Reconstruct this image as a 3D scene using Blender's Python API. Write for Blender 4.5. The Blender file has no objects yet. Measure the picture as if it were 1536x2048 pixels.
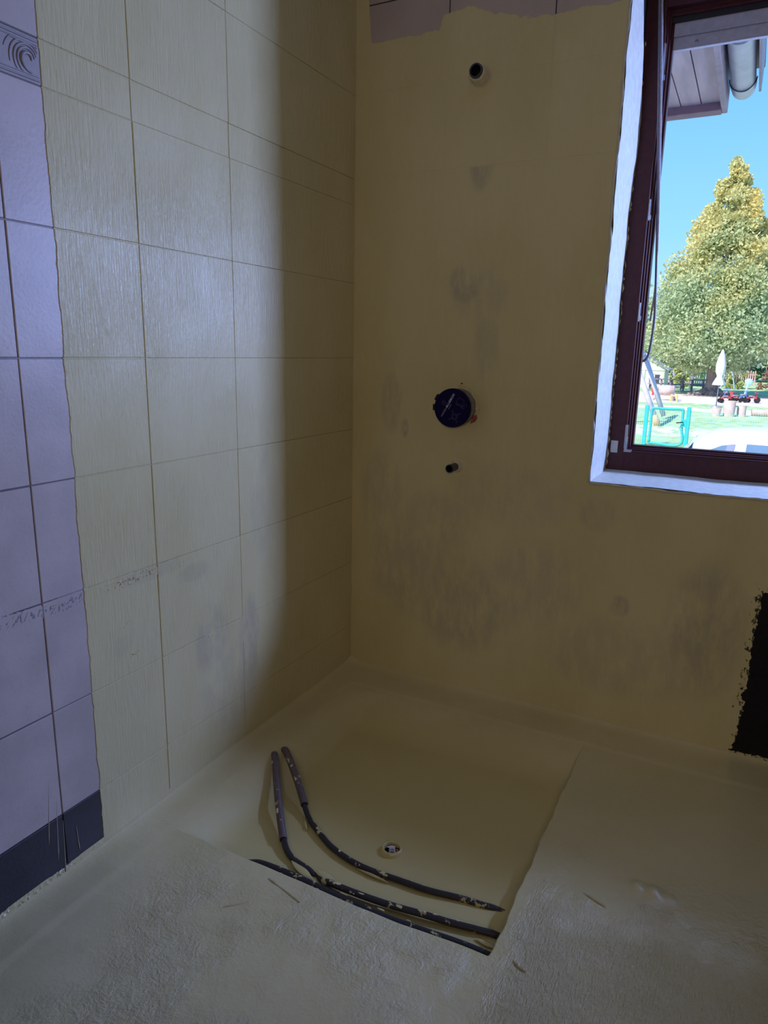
import bpy, bmesh, math, random
import numpy as np
from mathutils import Vector, Matrix
random.seed(7); RNG = np.random.default_rng(7)
SC = bpy.context.scene; COL = SC.collection
PI = math.pi

# ------------------------------------------------------------------ camera
cd = bpy.data.cameras.new('camera'); cam = bpy.data.objects.new('camera', cd); COL.objects.link(cam)
R_ = Vector((0.887, 0.461, 0.019)); U_ = Vector((-0.121, 0.192, 0.974)); F_ = Vector((-0.445, 0.866, -0.226))
F_.normalize(); R_ = (R_ - F_*R_.dot(F_)).normalized(); U_ = R_.cross(F_)
m = Matrix((R_, U_, -F_)).transposed().to_4x4(); m.translation = Vector((1.285, -2.234, 1.217))
cam.matrix_world = m
cd.sensor_fit = 'VERTICAL'; cd.sensor_height = 24.0; cd.lens = 24.0*1394.1/2048.0
cd.clip_start = 0.02; cd.clip_end = 500
SC.camera = cam

# ------------------------------------------------------------------ world, sun, lamps, exposure
W = bpy.data.worlds.new('sky'); SC.world = W; W.use_nodes = True
nt = W.node_tree; nt.nodes.clear()
def wn(t): return nt.nodes.new(t)
tc = wn('ShaderNodeTexCoord'); sx = wn('ShaderNodeSeparateXYZ'); rp = wn('ShaderNodeValToRGB')
bg = wn('ShaderNodeBackground'); wo = wn('ShaderNodeOutputWorld')
nt.links.new(tc.outputs['Generated'], sx.inputs[0]); nt.links.new(sx.outputs[2], rp.inputs[0])
e = rp.color_ramp.elements
e[0].position = 0.0; e[0].color = (0.55, 0.80, 1.0, 1)
e[1].position = 0.5; e[1].color = (0.10, 0.33, 0.86, 1)
x = e.new(0.14); x.color = (0.30, 0.66, 1.0, 1)
x = e.new(0.30); x.color = (0.19, 0.52, 1.0, 1)
nt.links.new(rp.outputs[0], bg.inputs[0]); bg.inputs[1].default_value = 1.2
nt.links.new(bg.outputs[0], wo.inputs[0])

def lamp(name, kind, loc, target, energy, color, **kw):
    d = bpy.data.lights.new(name, kind); d.energy = energy; d.color = color
    for k, v in kw.items(): setattr(d, k, v)
    o = bpy.data.objects.new(name, d); COL.objects.link(o); o.location = loc
    o.rotation_euler = (Vector(target)-Vector(loc)).to_track_quat('-Z', 'Y').to_euler()
    return o
lamp('sun', 'SUN', (0, 0, 30), (7, 12, 16), 5.6, (1.0, 0.93, 0.84), angle=math.radians(1.0))
# small area lamp added out of view outside the window, standing in for sky
lamp('added_skylight', 'AREA', (2.30, 0.80, 1.62), (0.0, -1.0, 1.0), 66, (0.32, 0.45, 1.0), shape='RECTANGLE', size=0.22, size_y=0.30)
# warm fill spot added behind the camera to lift the shaded walls
lamp('warm_fill', 'SPOT', (1.6, -3.3, 1.55), (0.95, 0.0, 1.15), 41.0, (1.0, 0.80, 0.58), shadow_soft_size=0.25, spot_size=math.radians(80), spot_blend=0.9)
SC.view_settings.view_transform = 'Standard'; SC.view_settings.look = 'None'
SC.view_settings.gamma = 1.0; SC.view_settings.use_curve_mapping = False
SC.view_settings.exposure = 0.0
SC.cycles.max_bounces = 8; SC.cycles.diffuse_bounces = 5

# ------------------------------------------------------------------ material helpers
class NT:
    def __init__(s, name):
        s.m = bpy.data.materials.new(name); s.m.use_nodes = True; s.t = s.m.node_tree; s.t.nodes.clear()
        s.out = s.n('ShaderNodeOutputMaterial'); s.b = s.n('ShaderNodeBsdfPrincipled')
        s.t.links.new(s.b.outputs[0], s.out.inputs[0])
        s.pos = s.n('ShaderNodeNewGeometry').outputs['Position']
    def n(s, t, **kw):
        q = s.t.nodes.new(t)
        for k, v in kw.items(): setattr(q, k, v)
        return q
    def put(s, sock, v):
        if isinstance(v, bpy.types.NodeSocket): s.t.links.new(v, sock)
        elif v is not None:
            if hasattr(sock.default_value, '__len__') and not hasattr(v, '__len__'): v = (v,)*len(sock.default_value)
            if hasattr(sock.default_value, '__len__') and len(sock.default_value) == 4 and len(v) == 3: v = (*v, 1)
            sock.default_value = v
    def math(s, op, a, b=None, c=None, clamp=False):
        q = s.n('ShaderNodeMath', operation=op, use_clamp=clamp)
        s.put(q.inputs[0], a)
        if b is not None: s.put(q.inputs[1], b)
        if c is not None: s.put(q.inputs[2], c)
        return q.outputs[0]
    def vmath(s, op, a, b=None):
        q = s.n('ShaderNodeVectorMath', operation=op); s.put(q.inputs[0], a)
        if b is not None: s.put(q.inputs[1], b)
        return q.outputs['Value'] if op in ('LENGTH', 'DOT_PRODUCT') else q.outputs[0]
    def xyz(s, v=None):
        q = s.n('ShaderNodeSeparateXYZ'); s.put(q.inputs[0], v or s.pos); return q.outputs
    def noise(s, scale, vec=None, detail=3, rough=0.55, stretch=None, dist=0):
        v = vec or s.pos
        if stretch:
            mp = s.n('ShaderNodeMapping'); s.put(mp.inputs[0], v); mp.inputs[3].default_value = stretch; v = mp.outputs[0]
        q = s.n('ShaderNodeTexNoise'); s.put(q.inputs['Vector'], v); q.inputs['Scale'].default_value = scale
        q.inputs['Detail'].default_value = detail; q.inputs['Roughness'].default_value = rough; q.inputs['Distortion'].default_value = dist
        return q.outputs[0]
    def ramp(s, v, a, b, lo=0.0, hi=1.0):
        q = s.n('ShaderNodeMapRange'); q.interpolation_type = 'SMOOTHSTEP'; s.put(q.inputs[0], v)
        q.inputs[1].default_value = a; q.inputs[2].default_value = b; q.inputs[3].default_value = lo; q.inputs[4].default_value = hi
        return q.outputs[0]
    def mix(s, f, a, b, mode='MIX'):
        q = s.n('ShaderNodeMix', data_type='RGBA', blend_type=mode)
        s.put(q.inputs[0], f); s.put(q.inputs[6], a); s.put(q.inputs[7], b); return q.outputs[2]
    def bump(s, h, strength=0.5, dist=0.002, normal=None):
        q = s.n('ShaderNodeBump'); s.put(q.inputs['Height'], h); s.put(q.inputs['Strength'], strength); q.inputs['Distance'].default_value = dist
        if normal: s.put(q.inputs['Normal'], normal)
        return q.outputs[0]
    def done(s, color=None, rough=0.5, normal=None, metal=0.0, spec=0.5, coat=None):
        s.put(s.b.inputs['Base Color'], color); s.put(s.b.inputs['Roughness'], rough)
        s.put(s.b.inputs['Metallic'], metal); s.put(s.b.inputs['Specular IOR Level'], spec)
        if normal: s.put(s.b.inputs['Normal'], normal)
        if coat: s.b.inputs['Coat Weight'].default_value = coat; s.b.inputs['Coat Roughness'].default_value = 0.15
        return s.m
def simple(name, col, rough=0.5, var=0.12, scale=30.0, metal=0.0, spec=0.5, bump=0.0, stretch=None):
    k = NT(name); nz = k.noise(scale, stretch=stretch)
    c = k.mix(k.ramp(nz, 0.3, 0.7), tuple(v*(1-var) for v in col), tuple(min(1, v*(1+var)) for v in col))
    return k.done(c, rough, k.bump(nz, bump, 0.002) if bump else None, metal, spec)

PAINT = (0.66, 0.575, 0.32)      # pale yellow liquid sealant
PAINT2 = (0.60, 0.515, 0.265)
TILE = (0.51, 0.42, 0.395)        # old mauve-white tile
GREY = (0.34, 0.295, 0.25)
def stains(k, base, blobs, ax=(0, 2), nzs=22.0):
    """worn grey smears where the coat is thin: (a, b, ra, rb, strength)"""
    p = k.xyz(); nz = k.noise(nzs, detail=5, rough=0.65, stretch=(1, 1, 0.35)); tot = None
    for (a, b, ra, rb, st) in blobs:
        da = k.math('DIVIDE', k.math('SUBTRACT', p[ax[0]], a), ra); db = k.math('DIVIDE', k.math('SUBTRACT', p[ax[1]], b), rb)
        d = k.math('ADD', k.math('MULTIPLY', da, da), k.math('MULTIPLY', db, db))
        v = k.math('MULTIPLY', k.ramp(d, 0.25, 1.1, 1, 0), st)
        tot = v if tot is None else k.math('MAXIMUM', tot, v)
    f = k.math('MULTIPLY', k.math('MULTIPLY', tot, .75), k.ramp(nz, 0.33, 0.62), clamp=True)
    return k.mix(f, base, GREY)
def coat_color(k):
    a = k.noise(3.0, detail=4, stretch=(1, 1, 0.5)); b = k.noise(60.0, detail=3, stretch=(1, 1, 0.3))
    c = k.mix(k.ramp(a, 0.35, 0.65), PAINT2, PAINT)
    return k.mix(k.ramp(b, 0.45, 0.75, 0, 0.15), c, (0.74, 0.67, 0.47))

def left_wall_mat(name, bare, frieze=False):
    k = NT(name); p = k.xyz()
    wob = k.noise(9.0, detail=6, rough=0.6)
    edge = k.math('ADD', p[1], k.math('MULTIPLY_ADD', wob, 0.022, -0.011))
    mask = k.ramp(edge, -1.2165, -1.2125)
    coat = stains(k, coat_color(k), [(-0.80, 0.40, 0.09, 0.12, .5), (-0.63, 0.34, 0.06, 0.17, .6), (-0.72, 0.22, 0.16, 0.16, .35),
             (-1.02, 0.66, 0.14, 0.025, .35), (-0.86, 0.62, 0.07, 0.03, .3), (-1.12, 0.5, 0.04, 0.03, .25), (-0.55, 0.75, 0.08, 0.2, .25)], ax=(1, 2))
    cl = k.noise(7.0, detail=5); fine = k.noise(120.0, detail=2)
    br = k.mix(k.ramp(cl, 0.3, 0.7), tuple(v*0.9 for v in bare), tuple(v*1.1 for v in bare))
    br = k.mix(k.ramp(fine, 0.62, 0.7, 0, 0.25), br, tuple(v*0.7 for v in bare))
    col = k.mix(mask, br, coat)
    # vertical brush strokes in the coat, stronger in the middle of the wall
    st = k.noise(1.0, stretch=(230, 230, 16), detail=4, rough=0.6, dist=0.4); st2 = k.noise(70.0, detail=5, rough=0.6, stretch=(1, 1, 0.25))
    reg = k.ramp(k.noise(2.2, detail=2), 0.35, 0.6, 0.35, 1.0)
    h = k.math('MULTIPLY', k.math('MULTIPLY', k.math('ADD', st, k.math('MULTIPLY', st2, 0.5)), reg), mask)
    ridge = k.math('MULTIPLY', k.ramp(edge, -1.2165, -1.2125), .6)
    h = k.math('ADD', h, ridge); h = k.math('ADD', h, k.math('MULTIPLY', fine, 0.12))
    nrm = k.bump(h, 0.8, 0.0035)
    rough = k.mix(mask, (0.42,)*3, (0.34,)*3)
    return k.done(col, rough, nrm, spec=0.5)
M = {}
M['cream_run'] = simple('thin sealant run', (0.42, 0.37, 0.30), 0.5, 0.1, 60)
M['left_tile'] = left_wall_mat('left wall tile', TILE)
M['left_black'] = left_wall_mat('black border tile', (0.028, 0.026, 0.034))
M['left_grout'] = left_wall_mat('left wall joint', (0.13, 0.11, 0.13))
M['left_frieze'] = left_wall_mat('frieze tile', (0.38, 0.33, 0.335))
M['left_relief'] = left_wall_mat('frieze relief', (0.30, 0.26, 0.275))
M['left_glue'] = left_wall_mat('old adhesive', (0.30, 0.27, 0.27))

def back_wall_mat():
    k = NT('coated back wall'); p = k.xyz()
    col = stains(k, coat_color(k), [(0.42, 1.43, 0.07, 0.075, .8), (0.47, 1.40, 0.11, 0.10, .45), (0.455, 1.79, 0.045, 0.09, .7), (0.213, 0.95, 0.018, 0.04, 1.0),
        (0.16, 1.04, 0.05, 0.12, .5), (0.50, 1.24, 0.05, 0.14, .5), (0.35, 0.63, 0.16, 0.12, .4), (0.24, 0.45, 0.20, 0.22, .5), (0.45, 0.33, 0.22, 0.2, .6),
        (0.995, 0.43, 0.04, 0.04, .8), (0.90, 0.72, 0.07, 0.06, .45), (0.70, 0.45, 0.20, 0.18, .45), (1.25, 0.40, 0.13, 0.25, .7), (0.12, 0.70, 0.10, 0.2, .4), (1.0, 0.25, 0.3, 0.15, .35), (0.62, 0.75, 0.25, 0.12, .3)])
    # black primer left bare beside the coat on the right: flecks along its ragged border
    sc = k.noise(75.0, detail=6, rough=0.7, stretch=(1, 1, 0.6))
    fl = k.math('MULTIPLY', k.ramp(p[0], 1.33, 1.392), k.math('MULTIPLY', k.ramp(p[2], 0.60, 0.54), k.ramp(p[2], 0.0, 0.03)))
    fl = k.ramp(k.math('ADD', sc, k.math('MULTIPLY', fl, 0.22)), 0.70, 0.74)
    fl = k.math('MULTIPLY', fl, k.math('MULTIPLY', k.ramp(p[0], 1.335, 1.345), k.ramp(p[2], 0.60, 0.585)))
    col = k.mix(fl, col, (0.012, 0.010, 0.013))
    st = k.noise(1.0, stretch=(150, 150, 22), detail=4, rough=0.6); lo = k.noise(14.0, detail=5, rough=0.6)
    ji = k.math('ADD', st, k.math('MULTIPLY', lo, 1.3))
    return k.done(col, 0.48, k.bump(ji, 0.35, 0.0014), spec=0.45)
M['back'] = back_wall_mat()
def back_tile_mat(name, bare):
    k = NT(name); p = k.xyz()
    # lower edge of the uncoated strip at the top of the wall, stepped and ragged
    z0 = k.ramp(p[0], 0.045, 0.06, 2.32, 2.185)
    z0 = k.math('ADD', z0, k.ramp(p[0], 0.295, 0.315, 0, 0.042)); z0 = k.math('SUBTRACT', z0, k.ramp(p[0], 0.36, 0.62, 0, 0.058))
    wob = k.noise(16.0, detail=5, rough=0.6)
    d = k.math('ADD', k.math('SUBTRACT', p[2], z0), k.math('MULTIPLY_ADD', wob, 0.05, -0.025))
    mask = k.ramp(d, -0.0015, 0.0015)
    cl = k.noise(7.0, detail=5)
    br = k.mix(k.ramp(cl, 0.3, 0.7), tuple(v*0.88 for v in bare), bare)
    col = k.mix(mask, coat_color(k), br)
    st = k.noise(1.0, stretch=(150, 150, 22), detail=4)
    return k.done(col, 0.46, k.bump(st, 0.3, 0.001), spec=0.45)
M['back_tile'] = back_tile_mat('back wall tile', TILE)
M['back_grout'] = back_tile_mat('back wall joint', (0.06, 0.05, 0.06))

def floor_mat():
    k = NT('coated floor'); p = k.xyz()
    col = coat_color(k)
    damp = k.noise(6.0, detail=5); pit_shade = k.math('MULTIPLY', k.math('MULTIPLY', k.ramp(p[0], .12, .26), k.ramp(p[0], .952, .946)), k.math('MULTIPLY', k.ramp(p[1], -1.072, -1.064), k.ramp(p[1], -.15, -.35))); col = k.mix(pit_shade, col, (0.60, 0.50, 0.22))  # shade and yellow bounce of the sunken floor put into its paint colour
    col = k.mix(k.ramp(damp, 0.5, 0.75, 0, 0.3), col, (0.52, 0.43, 0.25))
    crack = k.noise(26.0, detail=7, rough=0.66, dist=0.6); grain = k.noise(150.0, detail=4, rough=0.6); st = k.noise(1.0, stretch=(260, 60, 60), detail=4, dist=0.3)
    reg = k.math('MULTIPLY', k.ramp(p[1], -1.0, -1.12), k.ramp(k.noise(3.5, detail=2), 0.38, 0.58, 0.25, 1.0))
    wob2 = k.math('MULTIPLY_ADD', k.noise(5.0, detail=4), .5, -.25); reg2 = k.math('MULTIPLY', k.ramp(k.math('ADD', p[0], k.math('MULTIPLY', wob2, .25)), 0.92, 1.02), k.ramp(k.math('ADD', p[1], wob2), -0.62, -0.98))
    reg = k.math('MAXIMUM', reg, reg2)
    ft = k.ramp(p[0], 0.14, 0.28, 0.12, 1.0); reg = k.math('MULTIPLY', reg, ft)
    h = k.math('ADD', k.math('MULTIPLY', crack, 2.0), k.math('ADD', k.math('MULTIPLY', grain, 0.7), k.math('MULTIPLY', st, k.math('MULTIPLY', reg2, 1.9))))
    h = k.math('MULTIPLY', h, k.math('ADD', reg, 0.07))
    k.put(k.b.inputs['Coat Weight'], k.ramp(reg2, 0, 1, .0, .5)); k.b.inputs['Coat Roughness'].default_value = .10
    nb = k.bump(h, 0.9, 0.0045); k.put(k.b.inputs['Coat Normal'], nb)
    return k.done(col, k.ramp(reg2, 0, 1, .34, .15), nb, spec=0.9)
M['floor'] = floor_mat()
M['plain_wall'] = simple('room wall paint', (0.60, 0.53, 0.40), 0.7, 0.06, 6)
M['ceiling'] = simple('ceiling paint', (0.70, 0.66, 0.58), 0.8, 0.04, 6)
M['reveal'] = simple('white reveal plaster', (0.58, 0.56, 0.49), 0.55, 0.08, 40, bump=0.5)
M['render'] = simple('outside render', (0.72, 0.70, 0.66), 0.9, 0.06, 30, bump=0.3)
M['maroon'] = simple('maroon window paint', (0.062, 0.012, 0.016), 0.5, 0.15, 50, bump=0.1, spec=.3)
M['gasket'] = simple('black rubber gasket', (0.010, 0.008, 0.012), 0.6, 0.1, 50)
M['alu'] = simple('grey aluminium', (0.42, 0.40, 0.46), 0.45, 0.08, 60, metal=0.3)
M['steel'] = simple('galvanised steel', (0.45, 0.45, 0.48), 0.35, 0.1, 80, metal=0.8)
M['sticker'] = simple('grey sticker', (0.52, 0.52, 0.50), 0.6, 0.04, 60)
M['cord'] = simple('grey cord', (0.22, 0.21, 0.26), 0.45, 0.1, 100)
M['cord_pale'] = simple('pale cord', (0.50, 0.48, 0.55), 0.45, 0.1, 100)
M['navy'] = simple('navy plastic', (0.006, 0.003, 0.045), 0.6, 0.1, 60, spec=0.1)
M['navy_dark'] = simple('dark navy rim', (0.006, 0.005, 0.016), 0.5, 0.1, 60, spec=0.3)
M['print'] = simple('pale print', (0.56, 0.54, 0.70), 0.6, 0.05, 100)
M['print_dim'] = simple('faint print', (0.17, 0.15, 0.32), 0.6, 0.05, 100)
M['box_body'] = simple('grey plastic body', (0.22, 0.19, 0.20), 0.5, 0.2, 30)
M['red'] = simple('red plastic', (0.35, 0.06, 0.06), 0.45, 0.1, 30)
M['cream'] = simple('dried cream sealant', (0.68, 0.60, 0.42), 0.5, 0.1, 60, bump=0.4)
M['pipe_black'] = simple('black plastic', (0.012, 0.012, 0.018), 0.45, 0.15, 60)
M['pipe_blue'] = simple('dark slate plastic', (0.05, 0.05, 0.085), 0.45, 0.15, 60)
M['label'] = simple('white label', (0.62, 0.58, 0.60), 0.5, 0.05, 100)
M['ink'] = simple('black ink', (0.015, 0.013, 0.015), 0.6, 0.05, 100)
def hose_mat(name, col, thr):
    k = NT(name); nz = k.noise(34.0, detail=6, rough=0.68); n2 = k.noise(300, detail=2)
    sp = k.ramp(nz, thr, thr+0.02); c = k.mix(k.ramp(n2, 0.3, 0.7), tuple(v*0.75 for v in col), tuple(v*1.2 for v in col))
    return k.done(k.mix(sp, c, PAINT2), 0.5, k.bump(sp, 0.5, 0.001), spec=0.4)
M['conduit'] = hose_mat('corrugated grey conduit', (0.16, 0.115, 0.12), 0.60)
M['pipe'] = hose_mat('dark pipe', (0.032, 0.026, 0.034), 0.585)
M['flake'] = simple('sealant flake', PAINT, 0.5, 0.15, 60, bump=0.4)

# ------------------------------------------------------------------ mesh helpers
class MB:
    def __init__(s): s.v = []; s.f = []
    def add(s, vs, fs):
        o = len(s.v); s.v += [tuple(v) for v in vs]; s.f += [tuple(i+o for i in f) for f in fs]; return s
    def box(s, a, b, rot=None, piv=(0, 0, 0)):
        (x0, y0, z0), (x1, y1, z1) = a, b
        vs = [Vector(v) for v in ((x0,y0,z0),(x1,y0,z0),(x1,y1,z0),(x0,y1,z0),(x0,y0,z1),(x1,y0,z1),(x1,y1,z1),(x0,y1,z1))]
        if rot is not None: vs = [rot @ (v-Vector(piv)) + Vector(piv) for v in vs]
        return s.add(vs, [(0,3,2,1),(4,5,6,7),(0,1,5,4),(1,2,6,5),(2,3,7,6),(3,0,4,7)])
    def bar(s, p, q, w, h=None, up=(0, 0, 1)):
        p, q = Vector(p), Vector(q); h = h or w; d = (q-p).normalized(); u = Vector(up)
        if abs(d.dot(u)) > .95: u = Vector((1, 0, 0))
        a = d.cross(u).normalized()*w/2; b = a.cross(d).normalized()*h/2
        vs = [p-a-b, p+a-b, p+a+b, p-a+b, q-a-b, q+a-b, q+a+b, q-a+b]
        return s.add(vs, [(0,1,2,3),(7,6,5,4),(0,4,5,1),(1,5,6,2),(2,6,7,3),(3,7,4,0)])
    def tube(s, pts, r, n=10, caps=True):
        pts = [Vector(p) for p in pts]; rs = r if hasattr(r, '__len__') else [r]*len(pts); vs = []; fs = []
        t = (pts[1]-pts[0]).normalized(); a = t.orthogonal().normalized()
        for i, p in enumerate(pts):
            t2 = (pts[min(i+1, len(pts)-1)]-pts[max(i-1, 0)])
            if t2.length > 1e-9: t = t2.normalized()
            a = (a - t*a.dot(t)).normalized(); b = t.cross(a)
            for j in range(n): vs.append(p + (a*math.cos(2*PI*j/n)+b*math.sin(2*PI*j/n))*rs[i])
        for i in range(len(pts)-1):
            for j in range(n): fs.append((i*n+j, i*n+(j+1)%n, (i+1)*n+(j+1)%n, (i+1)*n+j))
        if caps: fs += [tuple(range(n))[::-1], tuple((len(pts)-1)*n+j for j in range(n))]
        return s.add(vs, fs)
    def lathe(s, prof, origin=(0, 0, 0), axis='z', n=32, caps=False):
        vs = []; fs = []; o = Vector(origin)
        for (r, h) in prof:
            for j in range(n):
                c, q = r*math.cos(2*PI*j/n), r*math.sin(2*PI*j/n)
                vs.append(o + (Vector((c, q, h)) if axis == 'z' else Vector((c, -h, q)) if axis == '-y' else Vector((h, c, q))))
        for i in range(len(prof)-1):
            for j in range(n): fs.append((i*n+j, i*n+(j+1)%n, (i+1)*n+(j+1)%n, (i+1)*n+j))
        if caps: fs += [tuple(range(n))[::-1], tuple((len(prof)-1)*n+j for j in range(n))]
        return s.add(vs, fs)
    def prism(s, poly, fn0, fn1):
        n = len(poly); vs = [fn0(p) for p in poly]+[fn1(p) for p in poly]
        return s.add(vs, [tuple(range(n))[::-1], tuple(range(n, 2*n))]+[(i, (i+1)%n, n+(i+1)%n, n+i) for i in range(n)])
    def mesh(s, name, mat, smooth=False):
        me = bpy.data.meshes.new(name); me.from_pydata(s.v, [], s.f); me.update()
        bm = bmesh.new(); bm.from_mesh(me); bmesh.ops.recalc_face_normals(bm, faces=bm.faces); bm.to_mesh(me); bm.free()
        if mat: me.materials.append(mat)
        if smooth: me.polygons.foreach_set('use_smooth', [True]*len(me.polygons))
        return me
    def build(s, name, mat, parent=None, smooth=False, loc=(0, 0, 0), bevel=0, label=None):
        return link(name, s.mesh(name, mat, smooth), parent, loc, bevel, label)
def link(name, me, parent=None, loc=(0, 0, 0), bevel=0, label=None):
    o = bpy.data.objects.new(name, me); COL.objects.link(o); o.location = loc
    if parent: o.parent = parent
    if label: o['label'] = label
    if bevel:
        b = o.modifiers.new('bevel', 'BEVEL'); b.width = bevel; b.segments = 2; b.limit_method = 'ANGLE'; b.angle_limit = math.radians(40)
    return o
def tag(o, label, cat, group=None):
    o['label'] = label; o['category'] = cat
    if group: o['group'] = group
    return o
def thing(name, label, cat, loc=(0, 0, 0), group=None):
    o = bpy.data.objects.new(name, None); COL.objects.link(o); o.location = loc; o.empty_display_size = .05
    return tag(o, label, cat, group)
def struct(o): o['kind'] = 'structure'; return o
def copy_tree(o, parent=None):
    c = o.copy(); COL.objects.link(c)
    if parent: c.parent = parent
    for ch in list(o.children): copy_tree(ch, c)
    return c
def bez(pts, n=12):
    """Catmull-Rom through points"""
    P = [Vector(p) for p in pts]; P = [P[0]*2-P[1]]+P+[P[-1]*2-P[-2]]; out = []
    for i in range(1, len(P)-2):
        for j in range(n):
            t = j/n; a, b, c, d = P[i-1:i+3]
            out.append(0.5*((2*b)+(c-a)*t+(2*a-5*b+4*c-d)*t*t+(3*b-a-3*c+d)*t**3))
    return out+[P[-2]]

# ------------------------------------------------------------------ room shell
TW, TH = 0.33, 0.25585; Z0 = 1.188                 # tile width, tile height, a joint at eye level
WX0, WX1, WZ0, WZ1 = 0.867, 2.10, 0.820, 2.32      # window opening in the back wall
YF, YO = 0.261, 0.40                               # window frame face, outside face of the wall
RX, RY, CZ = 2.45, -3.6, 2.62                      # right wall, rear wall, ceiling height

wl = struct(MB().box((-0.15, RY, -0.15), (-0.0022, 0.0, CZ)).build('wall_left', M['left_grout']))
def tile_mesh(name, w, h, mat, d=0.0035, ch=0.0012):
    """one tile, centre at the origin, seen face towards +x"""
    a, b = w/2, h/2; vs = []
    for (x, i) in ((-0.004, 0), (d-0.0022-ch, 0), (d-0.0022, ch)):
        vs += [(x, -a+i, -b+i), (x, a-i, -b+i), (x, a-i, b-i), (x, -a+i, b-i)]
    fs = [(8, 9, 10, 11)]
    for k in (0, 4): fs += [(k+i, k+(i+1)%4, k+4+(i+1)%4, k+4+i) for i in range(4)]
    me = MB().add(vs, fs).mesh(name, mat); return me
rows = [(Z0-3.51*TH*0+0, 0)]
zl = [0.0297, Z0-4*TH, Z0-3*TH, Z0-2*TH, Z0-TH, Z0, Z0+TH, Z0+2*TH, 1.7827, 1.7827+TH, 1.7827+2*TH, CZ]
zl[1] = 0.1647
cache = {}
for ri in range(len(zl)-1):
    z0, z1 = zl[ri], zl[ri+1]; g = 0.0035
    kind = 'border_tile' if ri == 0 else 'frieze_tile' if ri == 7 else 'wall_tile'
    mt = M['left_black'] if ri == 0 else M['left_frieze'] if ri == 7 else M['left_tile']
    for c in range(10):
        gg = g if c >= 4 else 0.0024 if c == 3 else 0.0016 if c == 2 else 0.0008
        key = (kind, round(z1-z0, 3), gg)
        if key not in cache: cache[key] = tile_mesh(kind, TW-gg, z1-z0-gg, mt, d=(0.0035 if c >= 4 else .0030) - (0.0011 if ri == 7 else 0), ch=.0012 if c >= 3 else .0008)
        o = link(kind, cache[key], wl, (random.uniform(-.0003, .0003), -(c+.5)*TW, (z0+z1)/2))
        o.rotation_euler = (0, random.uniform(-.0015, .0015), random.uniform(-.0015, .0015))
# frieze relief: rails and scrolling acanthus leaves on each frieze tile left bare
def spiral(cy, cz, r0, r1, a0, a1, n=26):
    return [(0.0, cy+(r0+(r1-r0)*i/n)*math.cos(a0+(a1-a0)*i/n), cz+(r0+(r1-r0)*i/n)*math.sin(a0+(a1-a0)*i/n)) for i in range(n+1)]
rel = MB()
for (zz, hh) in ((0.034, .0022), (0.0275, .0012), (-0.034, .0022), (-0.0275, .0012)):
    rel.tube([(0, -TW/2+.003+TW*.994*i/20, zz) for i in range(20)]+[(0, TW/2-.003, zz)], hh, 6)
for q in range(2):
    cy = -TW/4+q*TW/2
    for (r0, r1, a0, a1, rad) in ((.004, .022, 0, 4.9, .0040), (.012, .029, .3, 4.2, .0026), (.018, .036, .5, 3.9, .0024), (.024, .043, .7, 3.5, .0022), (.030, .052, .9, 3.0, .0020)):
        pts = spiral(cy, -.002, r0, r1, a0, a1); n = len(pts)
        pts = [(0, p[1], max(-.025, min(.025, p[2]))) for p in pts]
        rel.tube(pts, [rad*(.4+.6*math.sin(PI*(i+1)/(n+1))) for i in range(n)], 6)
    for j in range(5):
        a = -0.5+j*0.5; yy = cy+.055+.004*j
        rel.tube([(0, yy-.016, -.02+.008*j), (0, yy, -.016+.008*j), (0, yy+.012*math.cos(a), -.012+.009*j)], [.0016, .0038, .001], 6)
relm = rel.mesh('relief', M['left_relief'], True)
fts = [o for o in wl.children if o.name.startswith('frieze_tile')]
for c in range(4, 10): link('scroll_relief', relm, fts[c])
part = relm.copy(); bm = bmesh.new(); bm.from_mesh(part)      # half bare tile: the coat has filled the rest
bmesh.ops.delete(bm, geom=[v for v in bm.verts if v.co.y > -.052], context='VERTS'); bm.to_mesh(part); bm.free()
link('scroll_relief', part, fts[3])
# ragged band of old adhesive where a border strip was knocked off
def crust(name, mat, y0, y1, zc, hh, amp, parent, sparse=0.0, seed=1):
    rg = np.random.default_rng(seed); ny = int((y1-y0)/0.004); nz = 10; vs = []; fs = []
    for i in range(ny+1):
        y = y0+(y1-y0)*i/ny; env = math.sin(PI*min(1, max(0, i/ny)))**.3
        for j in range(nz+1):
            t = j/nz; edge = min(t, 1-t)*4
            x = -0.001+(amp*rg.random()*min(1, edge)*env if rg.random() > sparse else 0.0008)
            vs.append((max(x, -.001), y, zc-hh/2+hh*t+rg.uniform(-.0015, .0015)+0.003*math.sin(y*37+j)))
    for i in range(ny):
        for j in range(nz): q = i*(nz+1)+j; fs.append((q, q+1, q+nz+2, q+nz+1))
    return MB().add(vs, fs).build(name, mat, parent)
crust('adhesive_band', M['left_glue'], -2.2, -1.16, Z0-2*TH-.018, .036, .0045, wl, .12, 1)
crust('adhesive_band', M['left_glue'], -1.17, -0.985, Z0-2*TH-.016, .026, .006, wl, .55, 2)
crust('adhesive_band', M['left_glue'], -0.93, -0.875, Z0-2*TH-.026, .03, .005, wl, .6, 3)
crust('adhesive_band', M['left_glue'], -1.115, -1.075, 0.555, .035, .004, wl, .6, 4)
crust('adhesive_band', M['left_glue'], -1.10, -1.06, 0.468, .025, .006, wl, .6, 5)
crust('adhesive_band', M['left_glue'], -0.83, -0.76, 0.41, .06, .004, wl, .7, 6)
crust('adhesive_band', M['left_glue'], -0.67, -0.62, 0.40, .12, .003, wl, .7, 7)
crust('mortar_strip', M['floor'], -2.2, -1.215, 0.0135, .034, .006, wl, .5, 8)

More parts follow.
